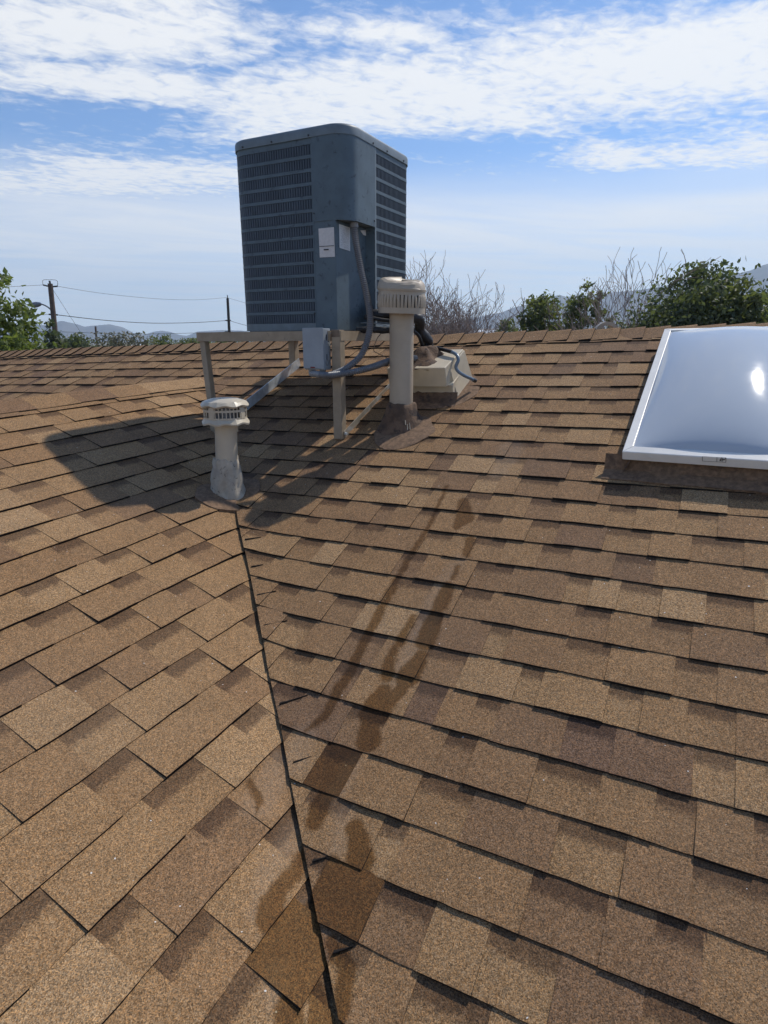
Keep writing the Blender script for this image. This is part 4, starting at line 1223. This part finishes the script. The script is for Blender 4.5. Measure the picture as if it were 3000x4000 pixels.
mountain('mountain_range', 'low hazy hills on the left horizon', [(-500, 1300), (-300, 1285), (0, 1272), (90, 1268), (135, 1266), (200, 1272), (220, 1258), (240, 1252), (300, 1266), (330, 1276), (365, 1272), (430, 1267), (480, 1278), (520, 1300), (560, 1308), (600, 1295), (630, 1291), (665, 1296), (700, 1308), (730, 1312), (770, 1295), (810, 1292), (870, 1289), (940, 1291), (1000, 1300), (1150, 1296), (1300, 1305), (1500, 1312), (1700, 1318)], 3600, 1500, 3.0)
mountain('mountain_range', 'higher blue mountain range rising behind the trees on the right', [(1500, 1300), (1700, 1268), (1800, 1258), (1890, 1232), (1960, 1220), (2000, 1202), (2060, 1188), (2100, 1185), (2165, 1155), (2185, 1150), (2210, 1158), (2250, 1154), (2330, 1152), (2400, 1140), (2470, 1135), (2560, 1122), (2700, 1090), (2800, 1072), (2850, 1064), (2880, 1068), (2930, 1056), (2980, 1036), (3000, 1031), (3060, 1020), (3200, 1010), (3400, 1040), (3700, 1100)], 3000, 1700, 11.0)


def leaf_mesh(name, centers, size, m, parent, seed, up=0.3):
    rg = random.Random(seed); v, f, sh = [], [], []
    for (p, s0) in centers:
        n = Vector((rg.gauss(0, 1), rg.gauss(0, 1), rg.gauss(up, 1)))
        if n.length < 1e-3: n = Vector((0, 0, 1))
        n.normalize(); a = n.orthogonal().normalized(); b = n.cross(a); th = rg.uniform(0, 6.28)
        a, b = a * math.cos(th) + b * math.sin(th), b * math.cos(th) - a * math.sin(th)
        L = size * rg.uniform(0.6, 1.3); w = L * rg.uniform(0.4, 0.65); o = len(v)
        v += [p - a * L * 0.5, p + b * w * 0.5 + n * w * 0.12, p + a * L * 0.5, p - b * w * 0.5 + n * w * 0.12]
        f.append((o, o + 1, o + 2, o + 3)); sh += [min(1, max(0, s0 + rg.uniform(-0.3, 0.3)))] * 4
    ob = mesh_obj(name, v, f, m, parent)
    at = ob.data.attributes.new('shade', 'FLOAT', 'POINT'); at.data.foreach_set('value', sh)
    return ob


def branches(root, height, spread, levels, seed, r0, kids=(3, 5), lean=Vector((0, 0, 0)), straight=0.75):
    rg = random.Random(seed); segs = []; tips = []
    def grow(p, d, L, r, lev):
        n = 4; path = [p]; q = p.copy(); dd = d.copy()
        for i in range(n):
            dd = (dd + Vector((rg.gauss(0, 1), rg.gauss(0, 1), rg.gauss(0.15, 0.7))) * (0.06 + 0.035 * lev)).normalized()
            q = q + dd * (L / n); path.append(q.copy())
        segs.append((path, r, lev))
        if lev >= levels: tips.append(q); return
        for i in range(rg.randint(*kids)):
            k = rg.randint(2, n) if (lev == 0 or straight > 0.8) else rg.randint(1, n); base = path[k]
            side = Vector((rg.gauss(0, 1), rg.gauss(0, 1), 0)); side.normalize()
            nd = (dd * straight + side * spread * rg.uniform(0.6, 1.2) + Vector((0, 0, 0.35))).normalized()
            grow(base, nd, L * (rg.uniform(0.62, 0.9) if straight > 0.8 else rg.uniform(0.55, 0.8)), r * (0.5 if k < n else 0.62), lev + 1)
    grow(root, (Vector((0, 0, 1)) + lean).normalized(), height * 0.42, r0, 0)
    return segs, tips


def wood_mesh(name, segs, m, parent, minr=0.006):
    V, Fc = [], []
    for path, r, lev in segs:
        sd = 6 if lev < 2 else 3
        v, f = tube_data(path, lambda i, n, a, r=r: max(minr, r * (1 - 0.5 * i / (n - 1))), sd, cap=False)
        o = len(V); V += v; Fc += [tuple(o + k for k in q) for q in f]
    return mesh_obj(name, V, Fc, m, parent, smooth=True)


def tree(name, label, px, py_top, dist, halfw, m, seed, leaves=5000, size=0.16, group='trees beyond the ridge', low=0.15, dens=1.0, taper=0.0, bark=m_bark, clump=0.16, hgap=0.0, tw=0.05):
    # crown made of many small clumps of leaves on a branched trunk
    rg = random.Random(seed)
    top = at_dist(px, py_top, dist); base = Vector((top.x, top.y, GZ)); H = top.z - GZ; rw = halfw / FPX * dist * 1.0
    t = thing(name, label, 'tree', base, group)
    segs, tips = branches(base, H * 0.95, 0.55, 3, seed, 0.03 * H * 0.6, (3, 4))
    wood_mesh('trunk', segs, bark, t, 0.01)
    cen = []; nc = int(130 * dens)
    for i in range(nc):
        for _ in range(20):
            x, y, z = rg.uniform(-1, 1), rg.uniform(-1, 1), rg.uniform(low, 1.0)
            env = math.sqrt(max(0.0, 1 - ((z - (0.45 + low / 2)) / (0.55 - low / 2 + 0.02)) ** 2)) * (1 - taper * z) if z > 0.45 else 1.0 * (0.75 + 0.5 * z)
            if x * x + y * y < env * env and (rg.random() > hgap): break
        cen.append((Vector((base.x + x * rw, base.y + y * rw, base.z + z * H)), rg.uniform(0.6, 1.35), rg.uniform(0.1, 0.9)))
    L = []
    for i in range(int(leaves * 2.0)):
        c, s, shd = rg.choice(cen); d = Vector((rg.gauss(0, 1), rg.gauss(0, 1), rg.gauss(0, 0.8))) * (clump * rw * s)
        p = c + d
        if p.z > GZ + H * 1.02: p.z = GZ + H * (1.02 - rg.random() * 0.1)
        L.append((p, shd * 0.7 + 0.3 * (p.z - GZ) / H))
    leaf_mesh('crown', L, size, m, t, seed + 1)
    return t


def bare_tree(name, label, px, py_top, dist, spread, seed, r0=0.10, levels=5, kids=(3, 4), m=m_bark2, stems=4, group='bare trees beyond the ridge', sh=1.0, minr=0.0075, pct=0.993):
    top = at_dist(px, py_top, dist); base = Vector((top.x, top.y, GZ)); H = top.z - GZ
    t = thing(name, label, 'tree', base, group); rg = random.Random(seed); allseg = []
    for i in range(stems):
        a = 2 * math.pi * (i + rg.random() * 0.5) / stems
        segs, tips = branches(base, H * sh * rg.uniform(0.8, 1.0), spread, levels, seed * 10 + i, r0, kids, Vector((math.cos(a), math.sin(a), 0)) * 0.30, 0.95)
        allseg += segs
    zs = sorted(s[0][-1].z for s in allseg); zmax = zs[int(len(zs) * pct)]; k = (top.z - GZ) / (zmax - GZ)
    allseg = [([Vector((p.x, p.y, GZ + (p.z - GZ) * k)) for p in path], r, lev) for path, r, lev in allseg]
    wood_mesh('trunk', [s for s in allseg if s[2] < 2], m, t, minr); wood_mesh('crown', [s for s in allseg if s[2] >= 2], m, t, minr)
    return t


tree('leafy_tree', 'bright green loose leafed tree at the left edge', -55, 1085, 17, 150, m_leaf, 21, 5000, 0.15, low=0.3, clump=0.13, dens=1.2)
tree('evergreen_tree', 'dark pointed tree behind the street lamp pole', 195, 1252, 42, 52, m_leafd, 22, 4500, 0.24, taper=0.5, clump=0.2)
tree('evergreen_tree', 'dark rounded tree just right of the street lamp pole', 275, 1306, 46, 75, m_leafd, 23, 4500, 0.24, clump=0.2)
tree('scrub_tree', 'wide grey olive tree between the two wooden poles', 470, 1302, 62, 110, m_leafg, 24, 5000, 0.3, clump=0.22, dens=1.2)
tree('cypress_tree', 'tiny dark column shaped tree on the left skyline', 569, 1330, 70, 9, m_leafd, 25, 900, 0.22, clump=0.3)
tree('leafy_tree', 'small green tree right of the column shaped tree on the skyline', 635, 1312, 70, 55, m_leafm, 26, 3000, 0.3, clump=0.2)
tree('leafy_tree', 'low green tree beside the far wooden pole', 760, 1325, 85, 80, m_leafm, 27, 3000, 0.34, clump=0.22)
tree('leafy_tree', 'low green tree partly hidden behind the condenser stand corner', 900, 1328, 88, 90, m_leafm, 28, 3000, 0.34, clump=0.22)
bare_tree('bare_tree', 'leafless tree just right of the tall vent pipe', 1690, 1098, 24, 0.42, 31, 0.08, 5, (2, 4), pct=0.97)
bare_tree('bare_tree', 'leafless tree with fine upswept branches left of the green trees', 1800, 1092, 25, 0.45, 32, 0.09, 5, (2, 4), pct=0.97)
bare_tree('bare_tree', 'small leafless tree with slanting branches beside the white house', 1895, 1185, 30, 0.6, 33, 0.07, 5, (2, 3), stems=2)
tree('shrub_tree', 'low olive shrub at the feet of the leafless trees', 1740, 1262, 27, 130, m_leafg, 34, 4500, 0.16, clump=0.16, dens=1.3)
tree('leafy_tree', 'small round green tree right of the white house', 1988, 1213, 40, 42, m_leafm, 35, 2200, 0.2, clump=0.2, dens=0.6)
tree('leafy_tree', 'dense dark green tree in the middle of the right skyline', 2115, 1142, 30, 105, m_leafm, 36, 8500, 0.19, clump=0.16, dens=1.5)
tree('leafy_tree', 'loose green tree with sky showing through its top', 2300, 1105, 28, 105, m_leafm, 37, 3800, 0.19, clump=0.11, dens=1.0, low=0.2)
tree('leafy_tree', 'low green bush tree above the round vent hood', 2430, 1222, 32, 75, m_leaf, 38, 3500, 0.18, clump=0.18)
bare_tree('bare_tree', 'tall leafless tree at the left side of the big dark tree', 2530, 1050, 24, 0.40, 39, 0.07, 5, (2, 4), stems=3)
bare_tree('bare_tree', 'leafless crown showing above the big dark tree', 2790, 1030, 26, 0.42, 40, 0.07, 5, (2, 4))
tree('broad_tree', 'big broad dark tree behind the skylight', 2760, 1040, 22, 235, m_leafd, 41, 15000, 0.17, clump=0.13, dens=2.2, low=0.2)
tree('broad_tree', 'dark tree running out of the right edge of the picture', 3090, 1130, 24, 180, m_leafd, 42, 9000, 0.18, clump=0.15, dens=1.6, low=0.2)
tree('broad_tree', 'olive green tree between the big dark tree and the right edge', 2920, 1110, 21, 110, m_leafm, 43, 6000, 0.16, clump=0.15, dens=1.3, low=0.2)


# far belt of suburban trees, one mass along the horizon
rg = random.Random(77); LL = []
for i in range(520):
    a = rg.uniform(-0.95, 1.15); dd_ = rg.uniform(130, 420); hx = Vector((-math.sin(a - 0.12), math.cos(a - 0.12), 0))
    c0 = Vector((CAM.x, CAM.y, GZ)) + hx * dd_; hh = rg.uniform(2.6, 4.9); ww = rg.uniform(1.6, 4.2); sh_ = rg.uniform(0.0, 1.0)
    for k in range(60):
        q = Vector((rg.gauss(0, 0.45), rg.gauss(0, 0.45), 0)) * ww; z = hh * (0.12 + 0.88 * rg.random() ** 0.7); q *= 1.15 - 0.6 * z / hh
        LL.append((c0 + q + Vector((0, 0, z)), sh_))
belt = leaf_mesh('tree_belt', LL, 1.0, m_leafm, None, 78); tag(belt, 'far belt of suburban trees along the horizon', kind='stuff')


# poles, lamp and wires
def pole(name, label, px_t, py_t, px_b, dist, r, m):
    top = at_dist(px_t, py_t, dist); base = at_dist(px_b, 1360, dist); dvec = (top - base); base = base - dvec * ((base.z - GZ) / dvec.z)
    t = thing(name, label, 'utility pole', base, 'utility poles')
    tube('shaft', [base, base.lerp(top, 0.5), top], lambda i, n, a: r * (1.15 - 0.25 * i / (n - 1)), m, t, 10)
    return t, top, base


p1, t1, b1 = pole('utility_pole', 'brown wooden utility pole carrying a street lamp at the left', 196, 1108, 222, 48, 0.17, m_wood)
p2, t2, b2 = pole('utility_pole', 'dark wooden utility pole left of the condenser', 889, 1165, 899, 70, 0.15, m_wood2)
p3, t3, b3 = pole('utility_pole', 'short distant pole with brackets between the tall poles', 373, 1275, 380, 95, 0.14, m_wood)


def fit(par, a, b, r, m=m_wire): return tube('insulator', [a, b], r, m, par, 6)


ua1 = at_dist(168, 1113, 48); ub1 = at_dist(225, 1118, 48)
fit(p1, t1 + Vector((0, 0, -0.2)), ua1, 0.05); fit(p1, t1 + Vector((0, 0, -0.2)), ub1, 0.05); fit(p1, t1, at_dist(193, 1097, 48), 0.06)
tube('jumper_wire', spline([ua1, at_dist(168, 1095, 48), at_dist(193, 1093, 48), at_dist(222, 1096, 48), ub1], 6), 0.014, m_wire, p1, 5)
fit(p1, at_dist(190, 1228, 48), at_dist(226, 1230, 48), 0.05)
lamp = thing('street_lamp', 'grey street lamp on a curved arm fixed to the brown pole', 'street lamp', at_dist(201, 1213, 48))
tube('arm', resample(spline([at_dist(203, 1214, 48), at_dist(186, 1199, 48), at_dist(165, 1189, 48), at_dist(145, 1187, 48)], 8), 0.1), 0.045, m_lampm, lamp, 8)
lp = at_dist(131, 1190, 48); v, f = [], []
ld = (at_dist(145, 1187, 48) - at_dist(118, 1189, 48)).normalized(); lc = ld.cross(Vector((0, 0, 1)))
for i in range(9):
    t_ = i / 8; rr = 0.30 * math.sin(math.pi * min(1, 0.08 + t_ * 0.72)) ** 0.8 * (1 - 0.45 * t_) + 0.02
    for k in range(12):
        a = 2 * math.pi * k / 12; v.append(at_dist(119, 1190, 48) + ld * (t_ * 0.62) + lc * rr * 0.8 * math.cos(a) + Vector((0, 0, rr * (0.85 if math.sin(a) < 0 else 0.6) * math.sin(a))))
for i in range(8):
    for k in range(12): k2 = (k + 1) % 12; f.append((i * 12 + k, i * 12 + k2, (i + 1) * 12 + k2, (i + 1) * 12 + k))
f += [tuple(range(12))[::-1], tuple(96 + k for k in range(12))]
mesh_obj('lamp_head', v, f, m_lampm, lamp, smooth=True)
for (x, y) in ((367, 1305), (384, 1297)): fit(p3, at_dist(378, y, 95), at_dist(x, y - 2, 95), 0.07)
fit(p2, t2, t2 + Vector((0, 0, 0.3)), 0.05); fit(p2, at_dist(880, 1252, 70), at_dist(902, 1252, 70), 0.06); fit(p2, at_dist(878, 1296, 70), at_dist(902, 1296, 70), 0.06)


def wire(label, pts, r=0.016):
    ob = tube('overhead_wire', spline([at_dist(*q) for q in pts], 10), r, m_wire, None, 5); return tag(ob, label, 'wire', 'overhead wires')


wire('top overhead wire running left from the brown pole out of the picture', [(-200, 1130, 44), (0, 1122, 46), (168, 1113, 48)], 0.011)
wire('top overhead wire sagging between the brown pole and the dark pole', [(225, 1118, 48), (400, 1146, 53), (600, 1166, 59), (760, 1171, 66), (889, 1162, 70)], 0.012)
wire('thick middle overhead cable sagging between the brown pole and the dark pole', [(226, 1230, 48), (400, 1250, 53), (560, 1261, 58), (680, 1262, 63), (800, 1258, 67), (885, 1252, 70)], 0.026)
wire('thin middle overhead wire left of the brown pole', [(-200, 1252, 44), (90, 1236, 46), (190, 1228, 48)], 0.011)
wire('low straight overhead wire passing in front of the hills', [(-100, 1290, 75), (230, 1296, 80), (375, 1301, 82), (560, 1305, 85), (878, 1297, 88), (1050, 1290, 92)], 0.024)
wire('slanting guy wire right of the brown pole', [(206, 1130, 48), (270, 1230, 47), (345, 1345, 46), (380, 1420, 45)], 0.010)
wire('wire descending right from the top of the dark pole', [(889, 1163, 70), (940, 1178, 72), (1010, 1200, 75)], 0.012)
wire('wire descending right from the middle of the dark pole', [(895, 1252, 70), (950, 1268, 72), (1010, 1280, 75)], 0.02)


def house(name, label, px, py, dist, w, d, hgt, mroof, mwall):
    c = at_dist(px, py, dist); ctr_ = Vector((c.x, c.y, GZ)); H = c.z - GZ; fdir = Vector((CF.x, CF.y, 0)).normalized(); s = Vector((-fdir.y, fdir.x, 0)) * -1
    t = thing(name, label, 'house', ctr_)
    F_ = lambda x, y, z: ctr_ + s * x + fdir * y + Vector((0, 0, z))
    bm = bmesh.new(); box(bm, -w / 2, w / 2, -d / 2, d / 2, 0, H - hgt, F_); bm_obj('wall', bm, mwall, t)
    e = 0.4; pts_ = [F_(-w / 2 - e, -d / 2 - e, H - hgt), F_(w / 2 + e, -d / 2 - e, H - hgt), F_(w / 2 + e, d / 2 + e, H - hgt), F_(-w / 2 - e, d / 2 + e, H - hgt), F_(-w / 2 - e, 0, H), F_(w / 2 + e, 0, H)]
    mesh_obj('roof', pts_, [(0, 1, 5, 4), (2, 3, 4, 5), (1, 2, 5), (3, 0, 4), (3, 2, 1, 0)], mroof, t)
    for x in (-w / 4, w / 4):
        bm = bmesh.new(); box(bm, x - 0.6, x + 0.6, -d / 2 - 0.03, -d / 2 - 0.001, 1.0, 2.0, F_); bm_obj('window', bm, m_glass, t)
    return t


house('house', 'far house with a white roof glimpsed right of the leafless trees', 1925, 1289, 70, 5, 7, 1.0, m_roofw, m_stucco)
house('house', 'far low house with white roof on the left skyline', 575, 1340, 130, 9, 7, 0.9, m_roofw, m_stucco)
house('house', 'dark roofed house behind the small round green tree', 2035, 1283, 85, 12, 8, 1.4, m_roofb, m_stucco)

# ------------------------------------------------------------------ haze
m_haze = bpy.data.materials.new('desert haze'); m_haze.use_nodes = True; t = NT(m_haze.node_tree); m_haze.node_tree.nodes.clear()
pvn = t.n('ShaderNodeVolumePrincipled'); pvn.inputs['Color'].default_value = (0.62, 0.80, 1.0, 1); pvn.inputs['Density'].default_value = 0.00022; pvn.inputs['Anisotropy'].default_value = 0.25
ou = t.n('ShaderNodeOutputMaterial'); t.link(pvn.outputs[0], ou.inputs['Volume'])
bm = bmesh.new(); box(bm, -4700, 4700, -1200, 4700, GZ - 12, 520); hz = bm_obj('haze', bm, m_haze); tag(hz, kind='stuff')
sc.cycles.volume_bounces = 1
sc.cycles.max_bounces = 6; sc.cycles.diffuse_bounces = 3; sc.cycles.glossy_bounces = 3; sc.cycles.transmission_bounces = 3
